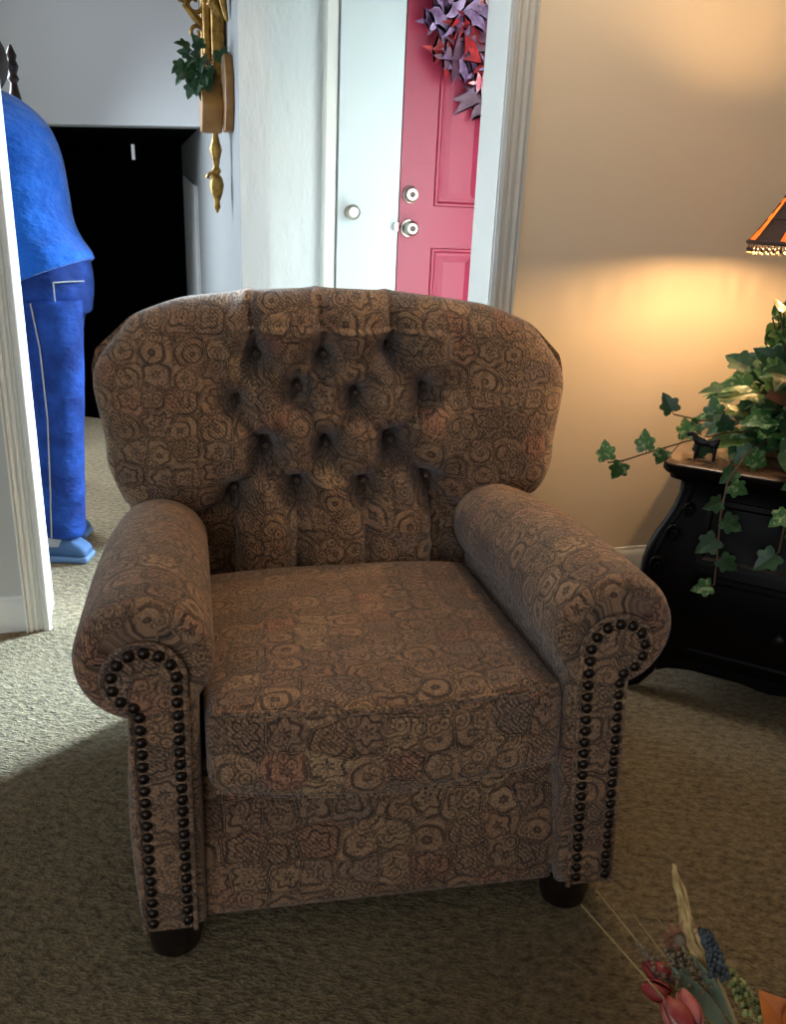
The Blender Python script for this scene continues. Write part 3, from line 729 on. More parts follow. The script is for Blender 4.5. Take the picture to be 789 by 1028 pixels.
for (dv, sc) in ((.035,1.0),(.07,.99),(.10,.965),(.11,.92)):
    cur = []
    for k, i in enumerate(ring):
        u, v, z = mb.v[i]; nu = (u+.007)*sc-.007; nz = .55+(z-.55)*sc if z > .55 else z
        cur.append(len(mb.v)); mb.v.append((nu, v+dv, nz)); mb.uv.append((acc[k][0]+dv*(1 if u > 0 else -1)*(1 if abs(u) > .4 else .2), acc[k][1]+(dv if z > .9 else 0)))
    n = len(ring)
    for k in range(n): mb.f.append((prev[k], prev[(k+1) % n], cur[(k+1) % n], cur[k])); mb.mi.append(0)
    prev = cur
mb.f.append(tuple(prev)); mb.mi.append(0)
bk = mb.build('backrest', FB, ch, ang=0)
for (x, z) in BUT:
    b = MB(); b.sphere((x, (.575+.25*z+.090), z), .007, 10, 6, (1,.5,1)); b.build('tufting_button', FB, bk, uvbox=True)
# rear shell below the back
rbox((-.385,.735,.068),(.385,.83,.50), .03, 6).build('rear_panel', FB, ch, uvbox=True)

# arms
def arm(sg):
    CU, RAD = (.358 if sg < 0 else .345), .097
    def profile(cz, rad, inset=0):
        pts = []
        ui, uo = CU-.072+inset, CU+.027-inset
        rad_ = rad-inset
        ai = math.acos(max(-1, min(1, -(CU-ui)/rad_))); zi = cz-rad_*math.sin(ai)
        ao = math.acos(max(-1, min(1, (uo-CU)/rad_))); zo = cz-rad_*math.sin(ao)
        for k in range(9): pts.append((ui, .068+inset+(zi-.068-inset)*k/9))
        a0 = PI+ (PI-ai); a1 = -ao       # sweep over the top: from lower inner round to lower outer
        for k in range(41):
            a = a0+(a1-a0)*k/40; pts.append((CU+rad_*math.cos(a), cz+rad_*math.sin(a)))
        for k in range(1, 10): pts.append((uo+.010*math.sin(PI*k/9.5)*(1 if inset < .02 else .6), zo+(.068+inset-zo)*k/9))
        return pts
    def lean(z, v=0):
        if sg < 0: return .048*max(0, v)/.69
        return .030*max(0, (.5-z)/.43) if sg > 0 else 0
    st = [(-.014,.034),(-.020,.022),(-.018,.012),(-.008,.004),(.006,0)]
    rings = [(v, ins, .545) for v, ins in st]
    CZ = .545 if sg < 0 else .553
    rings = [(v, i_, CZ) for v, i_, _ in rings]
    for k in range(1, 15):
        t = k/14; rings.append((.006+t*.69, 0, CZ-(.090 if sg < 0 else .076)*t*t-.006*t))
    mb = MB(); mb.uv = []; n = None
    ref = profile(CZ, RAD, 0); accs = [0]
    for p_, q_ in zip(ref[:-1], ref[1:]): accs.append(accs[-1]+math.hypot(q_[0]-p_[0], q_[1]-p_[1]))
    for (v, ins, cz) in rings:
        pts = profile(cz, RAD, ins); n = len(pts)
        for k, (u, z) in enumerate(pts):
            acc = accs[k]
            mb.v.append((sg*(u+lean(z, v)), v, z)); mb.uv.append((acc-.35, v+.2) if ins == 0 else (acc-.35, .206-.014-ins*1.1))
    for i in range(len(rings)-1):
        for k in range(n): mb.f.append((i*n+k, i*n+(k+1) % n, (i+1)*n+(k+1) % n, (i+1)*n+k)); mb.mi.append(0)
    mb.f.append(tuple(range(n))); mb.mi.append(0); mb.f.append(tuple(range((len(rings)-1)*n, len(rings)*n))[::-1]); mb.mi.append(0)
    a = mb.build('arm', FB, ch, ang=0)
    # keyhole shaped front panel
    KU, KZ, KR = CU-.001, (.526 if sg < 0 else .533), .053
    def key(ins):
        ui, uo = CU-.053+ins, CU+.017-ins; r = KR-ins
        pts = [(ui, .078+ins+(KZ-.078-ins)*k/15) for k in range(15)]
        a0 = PI
        a1 = -math.acos(max(-1, min(1, (uo-KU)/r)))
        pts += [(KU+r*math.cos(a0+(a1-a0)*k/30), KZ+r*math.sin(a0+(a1-a0)*k/30)) for k in range(0, 31)]
        z1 = pts[-1][1]
        pts += [(uo, z1+(.078+ins-z1)*k/14) for k in range(1, 15)]
        return pts
    rr = [(-.004,0),(-.022,.0),(-.027,.003),(-.028,.010)]
    mb = MB(); mb.uv = []
    for v, ins in rr:
        for (u, z) in key(ins): mb.v.append((sg*(u+lean(z)), v, z)); mb.uv.append((u*sg+(v+.03), z))
    n = len(key(0))
    for i in range(len(rr)-1):
        for k in range(n): mb.f.append((i*n+k, i*n+(k+1) % n, (i+1)*n+(k+1) % n, (i+1)*n+k)); mb.mi.append(0)
    mb.f.append(tuple(range((len(rr)-1)*n, len(rr)*n))); mb.mi.append(0); mb.f.append(tuple(range(n))[::-1]); mb.mi.append(0)
    pn = mb.build('arm_front_panel', FB, ch, ang=30)
    # dark welt cord round the panel
    b = MB(); b.tube([(sg*(u+lean(z)), -.024, z) for u, z in key(-.003)], .0042, 8); b.build('welt_cord', FB, pn, uvbox=True)
    path = key(.009); L = [0]
    for p, q in zip(path[:-1], path[1:]): L.append(L[-1]+math.hypot(q[0]-p[0], q[1]-p[1]))
    N = 50; first = None
    for i in range(N):
        s = L[-1]*(i+.5)/N
        k = max(j for j in range(len(L)-1) if L[j] <= s); t = (s-L[k])/(L[k+1]-L[k])
        u = path[k][0]+t*(path[k+1][0]-path[k][0]); z = path[k][1]+t*(path[k+1][1]-path[k][1])
        if first is None:
            prof = [(.0085,.002),(.0085,0),(.0080,-.003),(.0062,-.0055),(.0034,-.0070),(.0006,-.0075)]
            b = MB(); b.lathe(prof[::-1], 14, axis='y'); o = first = b.build('nailhead', M['nail'], pn)
        else:
            o = first.copy(); COL.objects.link(o); o.parent = pn
        o.location = (sg*(u+lean(z)), -.027, z)
arm(-1); arm(1)
# seat cushion
def cush(w, s):
    top = .026*(1-abs(s[0])**2.5)*(1-max(0, -s[1])**3*.8)*(1 if s[1] < 0 else 1-.3*s[1]**2)
    if s[2] > 0: w.z += top*s[2]-.004
    if s[2] < 0: w.z -= .004*(1-s[0]**2)*-s[2]*max(0, -s[1])
    if s[1] < 0: w.y -= .034*(1-abs(s[0])**2.2)*-s[1]; w.y += .012*s[2]*s[1]*-1
    w.z += (.012 if s[0] > 0 else .0)*s[0]
    w.z -= .066*max(0, w.y)/.62
    if s[0] < 0: w.x -= .055*max(0, w.y)/.64*abs(s[0])
    return w
cu = rbox((-.278,-.026,.328),(.275,.635,.464), .030, 14, cush)
cs = cu.build('seat_cushion', FB, ch, uvbox=True, ang=60)
for lp_ in cs.data.uv_layers[0].data: lp_.uv = (lp_.uv[0]*1.04+.613, lp_.uv[1]*1.04+.271)
def edge_pt(x, z, s2):
    sx = x/.274; s = (sx, -1, s2)
    return cush(Vector((x, -.022+.006, z)), s)
for zz, s2 in ((.458,.97),(.336,-.97)):
    pts = []
    for i in range(25):
        x = -.262+.524*i/24; p = cush(Vector((x, -.014, zz)), (x/.274, -.97, s2)); pts.append((p.x, p.y, p.z))
    MB().tube(pts, .0048, 8).build('piping', FB, cs, uvbox=True)

# the frame splays very slightly towards the back
def descend(o):
    for c in o.children:
        yield c; yield from descend(c)
seen = set()
for c in descend(ch):
    if c.type == 'MESH' and not c.name.startswith('nailhead') and c.data.name not in seen:
        seen.add(c.data.name)
        for q in c.data.vertices: q.co.x += .030*q.co.y

# ------------------------------------------------------------------ black bombe chest
TA = Vector((.637, 1.934, 0)); Fd = Vector((.889, -.457, 0)).normalized(); Ld = Vector((.457, .889, 0)).normalized()
tb = thing('bombe_chest', 'black bombe side chest with carved flared corners against the beige wall', 'chest', TA, math.atan2(Fd.y, Fd.x))
TL, TW, TZ = .76, .66, .62           # depth along Ld (local y), width along Fd (local x)
def rrect(ins, r, n=6):
    x0, x1, y0, y1 = ins, TW-ins, ins, TL-ins; pts = []
    for cx, cy, a in ((x1-r, y0+r, -PI/2), (x1-r, y1-r, 0), (x0+r, y1-r, PI/2), (x0+r, y0+r, PI)):
        for k in range(n+1): pts.append((cx+r*math.cos(a+PI/2*k/n), cy+r*math.sin(a+PI/2*k/n)))
    return pts
def loft(levels, name, m, parent, ang=40):
    mb = MB(); n = None
    for z, ins, r in levels:
        p = rrect(ins, r); n = len(p); mb.v += [(x, y, z) for x, y in p]
    for i in range(len(levels)-1):
        for k in range(n): mb.f.append((i*n+k, i*n+(k+1) % n, (i+1)*n+(k+1) % n, (i+1)*n+k)); mb.mi.append(0)
    mb.f.append(tuple(range(n))[::-1]); mb.mi.append(0); mb.f.append(tuple(range((len(levels)-1)*n, len(levels)*n))); mb.mi.append(0)
    return mb.build(name, m, parent, ang=ang)
loft([(TZ-.006,.004,.03),(TZ-.001,.010,.03),(TZ,.016,.03)], 'top', M['tabletop'], tb)
loft([(TZ-.05,.03,.025),(TZ-.045,.018,.025),(TZ-.036,.016,.025),(TZ-.03,.006,.028),(TZ-.022,0,.03),(TZ-.008,0,.03),(TZ-.006,.004,.03)], 'top_molding', M['blackwood'], tb, 60)
lv = [(TZ-.05,.045,.02),(.55,.05,.02),(.52,.046,.02),(.48,.032,.02),(.43,.010,.025),(.37,-.008,.03),(.30,-.014,.03),(.22,-.006,.03),(.15,.016,.025),(.10,.036,.02),(.07,.044,.02)]
loft(lv, 'carcass', M['blackwood'], tb, 60)
def inset_at(z):
    for (za, ia, _), (zb, ib, _) in zip(lv[:-1], lv[1:]):
        if zb <= z <= za: return ib+(ia-ib)*(z-zb)/(za-zb)
    return .04
# drawers follow the swelling front
for (z0, z1) in ((.385,.535),(.13,.36)):
    mb = MB(); n = 8
    for fl, (ix, dz, dp) in enumerate(((0,0,-.004),(0,0,.010),(.012,.012,.010),(.018,.018,.004))):
        for k in range(n+1):
            z = z0+dz+(z1-z0-2*dz)*k/n; y = inset_at(z)-dp
            mb.v += [(.115+ix, y, z), (TW-.115-ix, y, z)]
    m2 = 2*(n+1)
    for fl in range(3):
        for k in range(n):
            for sdx in (0, 1): mb.f.append((fl*m2+2*k+sdx, fl*m2+2*k+2+sdx, (fl+1)*m2+2*k+2+sdx, (fl+1)*m2+2*k+sdx)); mb.mi.append(0)
        for k in (0, n): mb.f.append((fl*m2+2*k, fl*m2+2*k+1, (fl+1)*m2+2*k+1, (fl+1)*m2+2*k)); mb.mi.append(0)
    for k in range(n): mb.f.append((3*m2+2*k, 3*m2+2*k+1, 3*m2+2*k+3, 3*m2+2*k+2)); mb.mi.append(0)
    dr = mb.build('drawer', M['blackwood'], tb, ang=30)
    zm = (z0+z1)/2
    MB().lathe([(.012,0),(.007,-.010),(.014,-.020),(.012,-.028),(.002,-.031)], 14, (TW/2, inset_at(zm)-.004, zm), 'y').build('knob', M['figur'], dr)
# carved corner posts
for (sx, sy) in ((0,0),(1,0),(0,1),(1,1)):
    b = MB(); pts = []; rs = []
    for k in range(16):
        z = .06+.50*k/15; i = inset_at(z)+.016
        pts.append(((i if sx == 0 else TW-i), (i if sy == 0 else TL-i), z)); rs.append(.020+.002*math.sin(k*1.4))
    b.tube(pts, rs, 10)
    for zc, rr in ((.50,.020),(.44,.026),(.36,.026),(.28,.022)):
        i = inset_at(zc)-.008; x = i+.045 if sx == 0 else TW-i-.045; y = i if sy == 0 else TL-i
        pts = []
        for q in range(24):
            t = q/23; a = 1.5*2*PI*t; r = rr*(1-.75*t); pts.append((x+(r*math.cos(a)*.7*(1 if sx == 0 else -1)), y+(-.004 if sy == 0 else .004)-abs(r*math.cos(a))*0, zc+r*math.sin(a)))
        b.tube(pts, .004, 6)
    b.build('carved_corner', M['blackwood'], tb)
    i = .03; x = i if sx == 0 else TW-i; y = i if sy == 0 else TL-i; dx = -1 if sx == 0 else 1; dy = -1 if sy == 0 else 1
    b = MB(); b.tube([(x, y, .10),(x+dx*.004, y+dy*.004, .06),(x+dx*.022, y+dy*.022, .025),(x+dx*.04, y+dy*.04, .012)], [.040,.034,.024,.012], 12); b.build('foot', M['blackwood'], tb)
for y in (.036, TL-.036-.02):
    b = MB()
    pr = [(.06,.12),(TW-.06,.12),(TW-.06,.05)]+[(TW-.06-(TW-.12)*k/20, .05+.035*math.sin(PI*k/20)**.5-.02*math.exp(-((k-10)/2.5)**2)) for k in range(1, 20)]+[(.06,.05)]
    b.prism(pr, y, y+.02, 'y'); b.build('apron', M['blackwood'], tb)
def tab(x, y, z=TZ): p = TA+Fd*x+Ld*y; return Vector((p.x, p.y, z))

# ------------------------------------------------------------------ table lamp
lc = Vector((1.051, 2.278, 0))
lp = thing('table_lamp', 'table lamp with beaded dark and parchment shade on the black chest', 'lamp', (lc.x, lc.y, TZ))
MB().lathe([(.075,0),(.078,.01),(.06,.022),(.035,.03),(.022,.05),(.03,.09),(.052,.15),(.056,.20),(.04,.26),(.02,.31),(.016,.36),(.024,.38),(.012,.40),(.010,.46)], 28).build('base', M['lampbase'], lp)
MB().lathe([(.014,.455),(.018,.46),(.018,.50),(.014,.505)], 16).build('socket', M['nickel'], lp)
bz = 1.154-TZ
b = MB(); b.sphere((0,0,bz), .022, 16, 10); b.build('bulb', M['bulb'], lp)
zb, zt = 1.117-TZ, 1.230-TZ
NP = 12
def shade_ring(z, wide):
    t = max(0.0, (z-zb)/(zt-zb)); r = (.157+(.086-.157)*(t**.92))*wide
    return [(r*math.cos(SH_ROT+2*PI*j/NP), r*math.sin(SH_ROT+2*PI*j/NP), z) for j in range(NP)]
SH_ROT = R(4.8)
zs = [zb+(zt-zb)*k/8 for k in range(9)]
for j in range(NP):
    b = MB(); jj = (j+1) % NP
    for k in range(8):
        o1, o2 = shade_ring(zs[k], 1), shade_ring(zs[k+1], 1); b.add([o1[j], o1[jj], o2[jj], o2[j]], [(0,1,2,3)])
    o = b.build('shade_panel', M['shadedark'] if j % 2 == 0 else M['shade'], lp, smooth=False)
    o['label'] = 'dark brown shade panel' if j % 2 == 0 else 'parchment shade panel'
    q = o.modifiers.new('t', 'SOLIDIFY'); q.thickness = .002
b = MB()
for z, w, r in ((zb,1.0,.006),(zt,1.0,.005)):
    p = shade_ring(z, w); b.tube(p+[p[0]], r, 8)
for j in range(NP): b.tube([shade_ring(zb+(zt-zb)*k/8, 1.003)[j] for k in range(9)], .003, 6)
for a in (0, PI/2, PI, 1.5*PI): b.tube([(0,0,zt-.01),(.066*math.cos(a+SH_ROT),.066*math.sin(a+SH_ROT),zt)], .002, 6)
b.tube([(.0,.03,bz-.05),(.0,.05,bz),(0,.03,zt-.02),(0,0,zt-.01)], .002, 6)
b.build('shade_trim', M['shadedark'], lp)
b1 = MB(); b2 = MB(); p = shade_ring(zb-.004, 1.0)
for j in range(NP):
    a = Vector(p[j]); c = Vector(p[(j+1) % NP]); n = max(2, int((c-a).length/.0165))
    for k in range(n):
        q = a.lerp(c, (k+.5)/n); b1.tube([q, q+Vector((0,0,-.010))], .0012, 5); b1.sphere(q+Vector((0,0,-.014)), .0042, 8, 6, (1,1,1.5)); b2.sphere(q+Vector((0,0,-.0245)), .0040, 8, 6)
fr = b1.build('bead_fringe', M['bead'], lp); fr['kind'] = 'stuff'
fr2 = b2.build('bead_tips', M['bead2'], lp); fr2['kind'] = 'stuff'

# unseen ceiling lamp above the frame, added for warm top light on the seat
M['opal'] = mat('lit_opal_glass', (255,236,206), .4, emit=((255,228,196), 55.0), bump=(20,.02,.001))
cl = thing('added_ceiling_lamp', 'added unseen round flush ceiling lamp with lit opal glass bowl above the armchair', 'lamp', (.50, 1.98, CEIL))
MB().lathe([(.05,-.06),(.16,-.045),(.165,-.02),(.15,0),(.01,0)], 28).build('base', M['nickel'], cl)
MB().lathe([(.002,-.13),(.05,-.125),(.10,-.105),(.135,-.07),(.14,-.05),(.05,-.048)], 28).build('bowl', M['opal'], cl)

M['opal2'] = mat('lit_cool_opal_glass', (245,248,250), .4, emit=((232,240,255), 22.0), bump=(20,.02,.001))
hl_ = HM @ Vector((.55, -1.0, CEIL))  # unseen hall lamp, added to brighten the stair header
cl = thing('added_ceiling_lamp', 'added unseen round cool white ceiling lamp in the hall before the stairwell', 'lamp', hl_)
MB().lathe([(.05,-.06),(.16,-.045),(.165,-.02),(.15,0),(.01,0)], 28).build('base', M['nickel'], cl)
MB().lathe([(.002,-.13),(.05,-.125),(.10,-.105),(.135,-.07),(.14,-.05),(.05,-.048)], 28).build('bowl', M['opal2'], cl)

# ------------------------------------------------------------------ ivy on the chest
pc = tab(.32, .28); pc0 = pc.copy()
pl = thing('potted_ivy', 'bushy trailing green ivy in a low dark pot on the black chest', 'plant', (pc.x, pc.y, TZ))
MB().lathe([(.075,0),(.080,.004),(.105,.05),(.112,.09),(.108,.095),(.098,.085)], 28).build('pot', M['pot'], pl)
LM = [M['leaf'], M['leafdark'], M['leaflight'], M['leafred']]
fo = MB(); stems = MB()
for i in range(380):
    a = rnd.uniform(0, 2*PI); el_ = rnd.uniform(-.25, 1.3); rr = rnd.uniform(.08, .23)
    p = Vector((math.cos(a)*math.cos(el_)*rr*1.15, math.sin(a)*math.cos(el_)*rr*1.15, .075+max(-.02, math.sin(el_)*rr*.95)))
    d = Vector((p.x, p.y, (p.z-.08)*.6-.05))+rv()*.07
    add_leaf(fo, rnd.choice(('ivy','ivy','oval')), p, d, Vector((p.x*2, p.y*2-.15, .25))+rv()*.12, rnd.uniform(.050,.080), rnd.uniform(.1,.3), rnd.uniform(.1,.6), rnd.choice((0,0,1,1,1,2)))
    if i % 4 == 0: stems.tube([(0,0,.06), (p.x*.5, p.y*.5, .09+p.z*.4), p], .0022, 5)
for i in range(14):    # taller fronds
    a = rnd.uniform(0, 2*PI); top = Vector((math.cos(a)*rnd.uniform(.03,.12)-.09, math.sin(a)*.08-.03, rnd.uniform(.26,.37)))
    stems.tube([(0,0,.06), (top.x*.5, top.y*.5, .15), top], .002, 5)
    for k in range(6):
        q = Vector((0,0,.06)).lerp(top, .45+.11*k); add_leaf(fo, 'oval' if k % 2 else 'long', q, Vector((math.cos(a+k*2.1), math.sin(a+k*2.1), .6)), Vector((0,-1,.5))+rv()*.4, rnd.uniform(.04,.065), .2, .2, rnd.choice((0,2,0)))
for (dx, dy, z, s) in ((-.10,-.05,.17,.085),(-.04,-.10,.20,.08),(.02,-.12,.13,.08)):
    add_leaf(fo, 'oval', (dx, dy, z), (-.3,-.1,-.2+z), (-.2,-1,.3), s, .15, .3, 3)
# trailing vines, world points
vines = [[tab(.28,.22,.70), tab(.12,.10,.685), tab(.04,.06,.66), tab(-.05,.06,.615), tab(-.10,.05,.59), tab(-.14,.06,.575)],
         [tab(.28,.24,.72), tab(.15,.22,.70), tab(.05,.18,.69), tab(-.015,.16,.70)],
         [tab(.25,.22,.70), tab(.18,.03,.66), tab(.155,-.03,.60), tab(.155,-.045,.52), tab(.165,-.055,.43), tab(.17,-.06,.36)],
         [tab(.33,.20,.68), tab(.32,.02,.66), tab(.30,-.03,.60), tab(.29,-.05,.52), tab(.29,-.06,.47)]]
o0 = Vector((pc.x, pc.y, TZ))
for vi, pts in enumerate(vines):
    pts = [p-o0 for p in pts]; stems.tube(pts, .0022, 6)
    L = 0; seq = []
    for p, q in zip(pts[:-1], pts[1:]):
        n = max(1, int((q-p).length/.036))
        for k in range(n): seq.append((p.lerp(q, k/n), (q-p).normalized()))
    seq.append((pts[-1], (pts[-1]-pts[-2]).normalized()))
    for k, (p, d) in enumerate(seq):
        if k < 1: continue
        sd = 1 if k % 2 else -1
        if vi < 2: dd = d*.4+Vector((0,0,sd*.9))+rv()*.3
        else: dd = Vector((sd*.8,-.15,-.45))+rv()*.25
        st = p+dd.normalized()*.012
        stems.tube([p, st], .0012, 5); add_leaf(fo, 'ivy', st, dd, Vector((-.25,-1,.35))+rv()*.35, rnd.uniform(.040,.055), .2, .35, rnd.choice((0,0,1)) if vi < 2 else rnd.choice((1,1,0)))
fo.build('foliage', LM, pl, ang=0); stems.build('vine', M['vine'], pl)
# little black figurine
fp = tab(.078,.045)
fg = thing('figurine', 'small black long-legged animal figurine on the chest edge under the ivy', 'figurine', fp, math.atan2(Fd.y, Fd.x))
FV = [(0,0,.055),(.032,0,.058),(.045,0,.072),(-.016,0,.062),(-.026,0,.078),(-.046,0,.070), (.036,-.008,.028),(.036,-.008,.004),(.036,.008,.028),(.036,.008,.004),(-.012,-.008,.030),(-.014,-.008,.004),(-.012,.008,.030),(-.014,.008,.004)]
FE = [(0,1),(1,2),(0,3),(3,4),(4,5),(1,6),(6,7),(1,8),(8,9),(3,10),(10,11),(3,12),(12,13)]
skin('body', [(x*.85, y*.85, z*.85) for x, y, z in FV], FE, [.010,.009,.0035,.008,.007,.0055]+[.004,.003]*4, M['figur'], fg, 2, 0)

# ------------------------------------------------------------------ dried flower arrangement (on a coffee table below the frame)
ct = thing('coffee_table', 'low dark wooden coffee table under the dried flower arrangement', 'table', (.42, .22, 0))
b = rbox((-.45,-.42,.285),(.45,.30,.32), .008, 2); b.build('tabletop', M['footwood'], ct)
for x in (-.40,.40):
    for y in (-.37,.25): MB().lathe([(.018,0),(.02,.01),(.03,.2),(.024,.26),(.034,.286)], 14, (x, y, 0)).build('leg', M['footwood'], ct)
BW = Vector((.36, .43, .32))
bw = tag(MB().lathe([(.05,0),(.06,.004),(.085,.04),(.09,.08),(.075,.12),(.07,.125),(.065,.12),(.078,.08),(.05,.02),(.005,.015)], 28).build('flower_vase', M['pot'], loc=BW), 'dark round vase holding the dried flowers on the coffee table', 'vase')
mouth = BW+Vector((0,0,.09))
def flower(name, label, cat, group=None): return thing(name, label, cat, mouth, 0, group)
def px(x, y, yy):
    """world point on the ray of a photo pixel at depth yy"""
    d = fw+rt*((x-CX)/F_PX)-up*((y-CY)/F_PX); return Vector((0,0,CAMZ))+d*(yy/d.y)-mouth
M['straw'] = mat('dried_straw', (206,178,118), .6, var=(60,(150,116,64),.4,.65))
M['stalk'] = mat('dry_grass_stalk', (150,128,84), .7, bump=(100,.1,.001))
M['petal'] = mat('dusty_red_petal', (142,44,42), .55, var=(30,(206,130,120),.5,.72))
M['petal2'] = mat('dusty_pink_petal', (190,104,100), .55, var=(30,(150,52,54),.5,.7))
M['creamp'] = mat('cream_pink_petal', (216,176,160), .55, var=(26,(172,78,76),.45,.7))
M['brownfl'] = mat('dried_brown_petal', (176,124,88), .7, var=(40,(112,70,48),.4,.6))
M['bluesp'] = mat('blue_grey_bud', (74,84,88), .7, var=(60,(44,52,58),.4,.6))
M['greensp'] = mat('yellow_green_bud', (168,170,104), .7, var=(60,(96,104,60),.4,.6))
M['sage'] = mat('sage_blade', (88,100,78), .35, var=(20,(126,136,112),.45,.65))
M['orange'] = mat('orange_silk_leaf', (206,112,30), .6, var=(20,(168,84,22),.4,.65))
M['tan'] = mat('tan_filler', (120,104,84), .8, bump=(80,.2,.002))
# tall straw blade
fl = flower('dried_plume', 'tall pale straw plume rising highest from the dried flower arrangement', 'dried flower')
tip, midp, bs = px(677,868,.66), px(697,945,.62), px(727,1008,.585)
b = MB()
for k in range(7):
    o_ = Vector((rnd.uniform(-.004,.004), rnd.uniform(-.004,.004), 0)); pts = []; rs = []
    for t in range(13):
        s = t/12; p = bs.lerp(midp, s*2) if s < .5 else midp.lerp(tip, s*2-1)
        pts.append(p+o_*(1.3*math.sin(PI*s)+.4)+Vector((.0016*math.sin(s*20+k), 0, 0))); rs.append(.0032*(1-s)**.6+.0007)
    b.tube(pts, rs, 6)
b.build('blade', M['straw'], fl)
MB().tube([(0,0,0), bs*.6, bs], .003, 6).build('stem', M['stalk'], fl)
# stalks
ends = [(583,908,.66),(598,893,.69),(636,918,.66),(659,920,.66),(668,908,.66)]
for k, (x, y, yy) in enumerate(ends):
    fl = flower('grass_stalk', ['longest thin dry grass stalk leaning far left from the arrangement', 'second thin dry stalk leaning left above the longest stalk', 'thin dry stalk over the red tulip bud', 'short thin dry stalk left of the brown star flower', 'short thin dry stalk just above the brown star flower'][k], 'grass stalk', 'dry grass stalks in the arrangement')
    e = px(x, y, yy); b = MB(); b.tube([(0,0,0), e*.55+Vector((.01,0,.012)), e], [.0016,.0013,.0005], 5); b.build('stalk', M['stalk'], fl)
def tulip(name, label, base, tip, mA, mB, w):
    fl = flower(name, label, 'flower'); ax = tip-base; n0 = ax.orthogonal().normalized()
    for k in range(6):
        q = Matrix.Rotation(k*PI/3+.3, 3, ax.normalized()); nd = q @ n0; b = MB(); ln = ax.length
        vs = []; fs = []; s = ax.normalized().cross(nd)
        for i in range(9):
            t = i/8; rr = w*(.35+.65*math.sin(PI*min(1, t*.8+.1)))*(1-.55*t*t) + (.004 if k % 2 else 0); hw = w*.95*math.sin(PI*(t*.86+.10))**.8+.0006
            for j in range(5):
                c = (j-2)/2; vs.append(base+ax*t+nd*(rr*(1-.35*c*c))+s*(hw*c))
        for i in range(8):
            for j in range(4): fs.append((i*5+j, i*5+j+1, i*5+6+j, i*5+5+j))
        b.add(vs, fs); o = b.build('petal', mA if k % 2 else mB, fl, ang=0)
        sd = o.modifiers.new('t', 'SOLIDIFY'); sd.thickness = .0008
    MB().tube([(0,0,0), base*.6+Vector((0,0,.004)), base], .0028, 6).build('stem', M['stalk'], fl)
tulip('tulip', 'dusty red tulip bud left of the straw plume, uppermost of the tulips', px(672,988,.60), px(648,964,.63), M['petal'], M['petal2'], .0085)
tulip('tulip', 'red and cream tulip at the bottom edge, left of the two lowest tulips', px(692,1040,.53), px(668,1004,.56), M['petal'], M['creamp'], .0105)
tulip('tulip', 'pink tulip at the bottom edge, right of the two lowest tulips', px(697,1030,.54), px(685,996,.57), M['petal2'], M['creamp'], .0085)
tulip('tulip', 'small dark red bud at far left of the arrangement, below the uppermost tulip', px(672,1000,.585), px(645,990,.60), M['petal'], M['petal'], .007)
# brown star flower
fl = flower('star_flower', 'dried brown star-shaped flower beside the straw plume', 'flower'); c = px(681,941,.625); b = MB()
for k in range(9):
    a = k*2*PI/9; d = rt*math.cos(a)+up*math.sin(a)*.8-fw*.35; add_leaf(b, 'long', c, d, -fw, rnd.uniform(.018,.026), .5, .5)
b.build('petals', M['brownfl'], fl, ang=0); b = MB(); b.sphere(c-fw*.004, .006); b.build('centre', M['tan'], fl)
MB().tube([(0,0,0), c*.6, c], .002, 6).build('stem', M['stalk'], fl)
def sprig(name, label, pts, m, n, r, spread):
    fl = flower(name, label, 'dried flower'); MB().tube([(0,0,0)]+pts, .0018, 6).build('stem', M['stalk'], fl); b = MB()
    for i in range(n):
        t = i/(n-1)*(len(pts)-1); k = min(int(t), len(pts)-2); p = pts[k].lerp(pts[k+1], t-k); a = i*2.4
        d = (rt*math.cos(a)+fw*math.sin(a)*.7+up*.45)*spread*(1.1-.6*i/n); b.sphere(p+d, r*rnd.uniform(.75,1.2), 7, 5, (1,1,1.5)); b.tube([p, p+d], .0007, 4)
    b.build('buds', m, fl)
sprig('blue_sprig', 'blue-grey budded sprig right of the straw plume', [px(722,985,.58), px(717,960,.60), px(706,936,.615)], M['bluesp'], 70, .0024, .0075)
sprig('green_sprig', 'yellow-green budded sprig between the blue sprig and the orange leaf', [px(760,1026,.55), px(745,1000,.575), px(729,975,.595)], M['greensp'], 46, .0026, .009)
sprig('tan_sprig', 'small grey-tan budded sprig at the left above the red tulip bud', [px(668,985,.60), px(655,965,.62), px(643,950,.635)], M['tan'], 18, .0025, .006)
sprig('grey_filler', 'grey brown filler buds in the middle of the arrangement', [px(700,1000,.58), px(688,975,.60), px(676,958,.615)], M['tan'], 46, .0022, .015)
# sage blades
for k, (lab, a, bb_, cc_, w) in enumerate((('broad sage green blade arching through the middle of the arrangement', (733,1040,.54), (706,1000,.575), (672,968,.60), .0075), ('short sage blade beside the pink tulip', (700,1020,.56), (693,990,.585), (680,962,.605), .006), ('narrow green blade beneath the straw plume', (738,1030,.55), (715,988,.585), (694,958,.61), .005))):
    fl = flower('sage_frond', lab, 'dried flower'); b = MB(); P0, P1, P2 = px(*a), px(*bb_), px(*cc_); vs = []; fs = []
    for i in range(13):
        t = i/12; p = P0*(1-t)**2+P1*2*t*(1-t)+P2*t*t; tg = (P1-P0)*(1-t)+(P2-P1)*t; s = tg.normalized().cross(-fw).normalized(); h = w*math.sin(PI*(t*.93+.05))
        vs += [p-s*h-fw*.002, p, p+s*h-fw*.003]
    for i in range(12):
        for j in range(2): fs.append((i*3+j, i*3+j+1, i*3+4+j, i*3+3+j))
    b.add(vs, fs); b.build('blade', M['sage'], fl, ang=0); MB().tube([(0,0,0), P0*.7, P0], .0018, 6).build('stem', M['stalk'], fl)
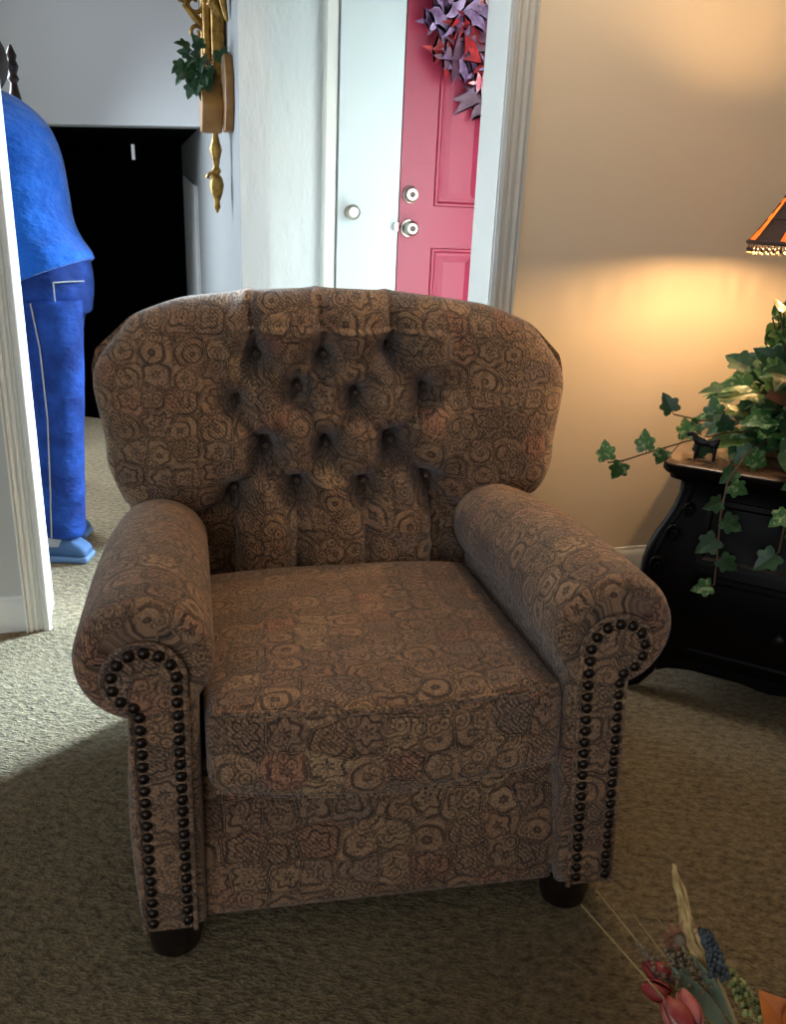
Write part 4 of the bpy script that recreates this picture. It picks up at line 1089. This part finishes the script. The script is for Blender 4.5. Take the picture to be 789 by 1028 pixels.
# orange leaf
fl = flower('maple_leaf', 'orange silk maple leaf at the bottom right of the arrangement', 'leaf'); b = MB(); c = px(806,1054,.53)
add_leaf(b, 'oval', c, rt*-.55+up*.85, -fw+up*.3, .052, .12, .7); add_leaf(b, 'oval', c+Vector((0,0,-.004)), rt*-1+up*.25, -fw+up*.5, .052, .12, .6); add_leaf(b, 'oval', c+Vector((.002,0,.002)), rt*.1+up*1, -fw+up*.3, .055, .12, .6)
b.build('leaf', M['orange'], fl, ang=0); MB().tube([(0,0,0), c*.6, c, px(800,990,.55)], .0018, 6).build('stem', M['straw'], fl)

# ------------------------------------------------------------------ light
def area(name, loc, target, sx, sy, e, col, spread=180):
    l = bpy.data.lights.new(name, 'AREA'); l.shape = 'RECTANGLE'; l.size = sx; l.size_y = sy; l.energy = e; l.color = col; l.spread = R(spread)
    o = bpy.data.objects.new(name, l); COL.objects.link(o); o.location = loc
    o.rotation_euler = (Vector(target)-Vector(loc)).to_track_quat('-Z', 'Y').to_euler(); return o
area('sidelight_daylight', RM @ Vector((2.50, QD-.03, 1.2)), RM @ Vector((.25, -.45, .1)), .44, 1.9, 165, (.58,.80,1.0), 60)
area('hall_window_daylight', RM @ Vector((2.84, .6, 1.3)), RM @ Vector((0, .5, 1.1)), .70, 1.8, 2, (.82,.91,1.0))
lw = HM @ Vector((1.13, -1.05, 1.35)); lt = HM @ Vector((0, -1.05, .6))
area('hall_left_added_fill', lw, lt, 1.1, 1.5, 52, (.78,.90,1.0), 120)  # fill added to brighten the hall floor and header, source unseen
area('living_window_daylight', (-.9,-2.48,1.45), (-.3,1.6,.5), 2.5, 1.4, 34, (.84,.91,1.0))
w = bpy.data.worlds.new('world'); S.world = w; w.use_nodes = True
w.node_tree.nodes['Background'].inputs[0].default_value = (.75,.85,1,1); w.node_tree.nodes['Background'].inputs[1].default_value = .35
S.view_settings.view_transform = 'Standard'; S.view_settings.look = 'None'; S.view_settings.gamma = 1.0; S.view_settings.exposure = 0.0
S.view_settings.use_curve_mapping = False
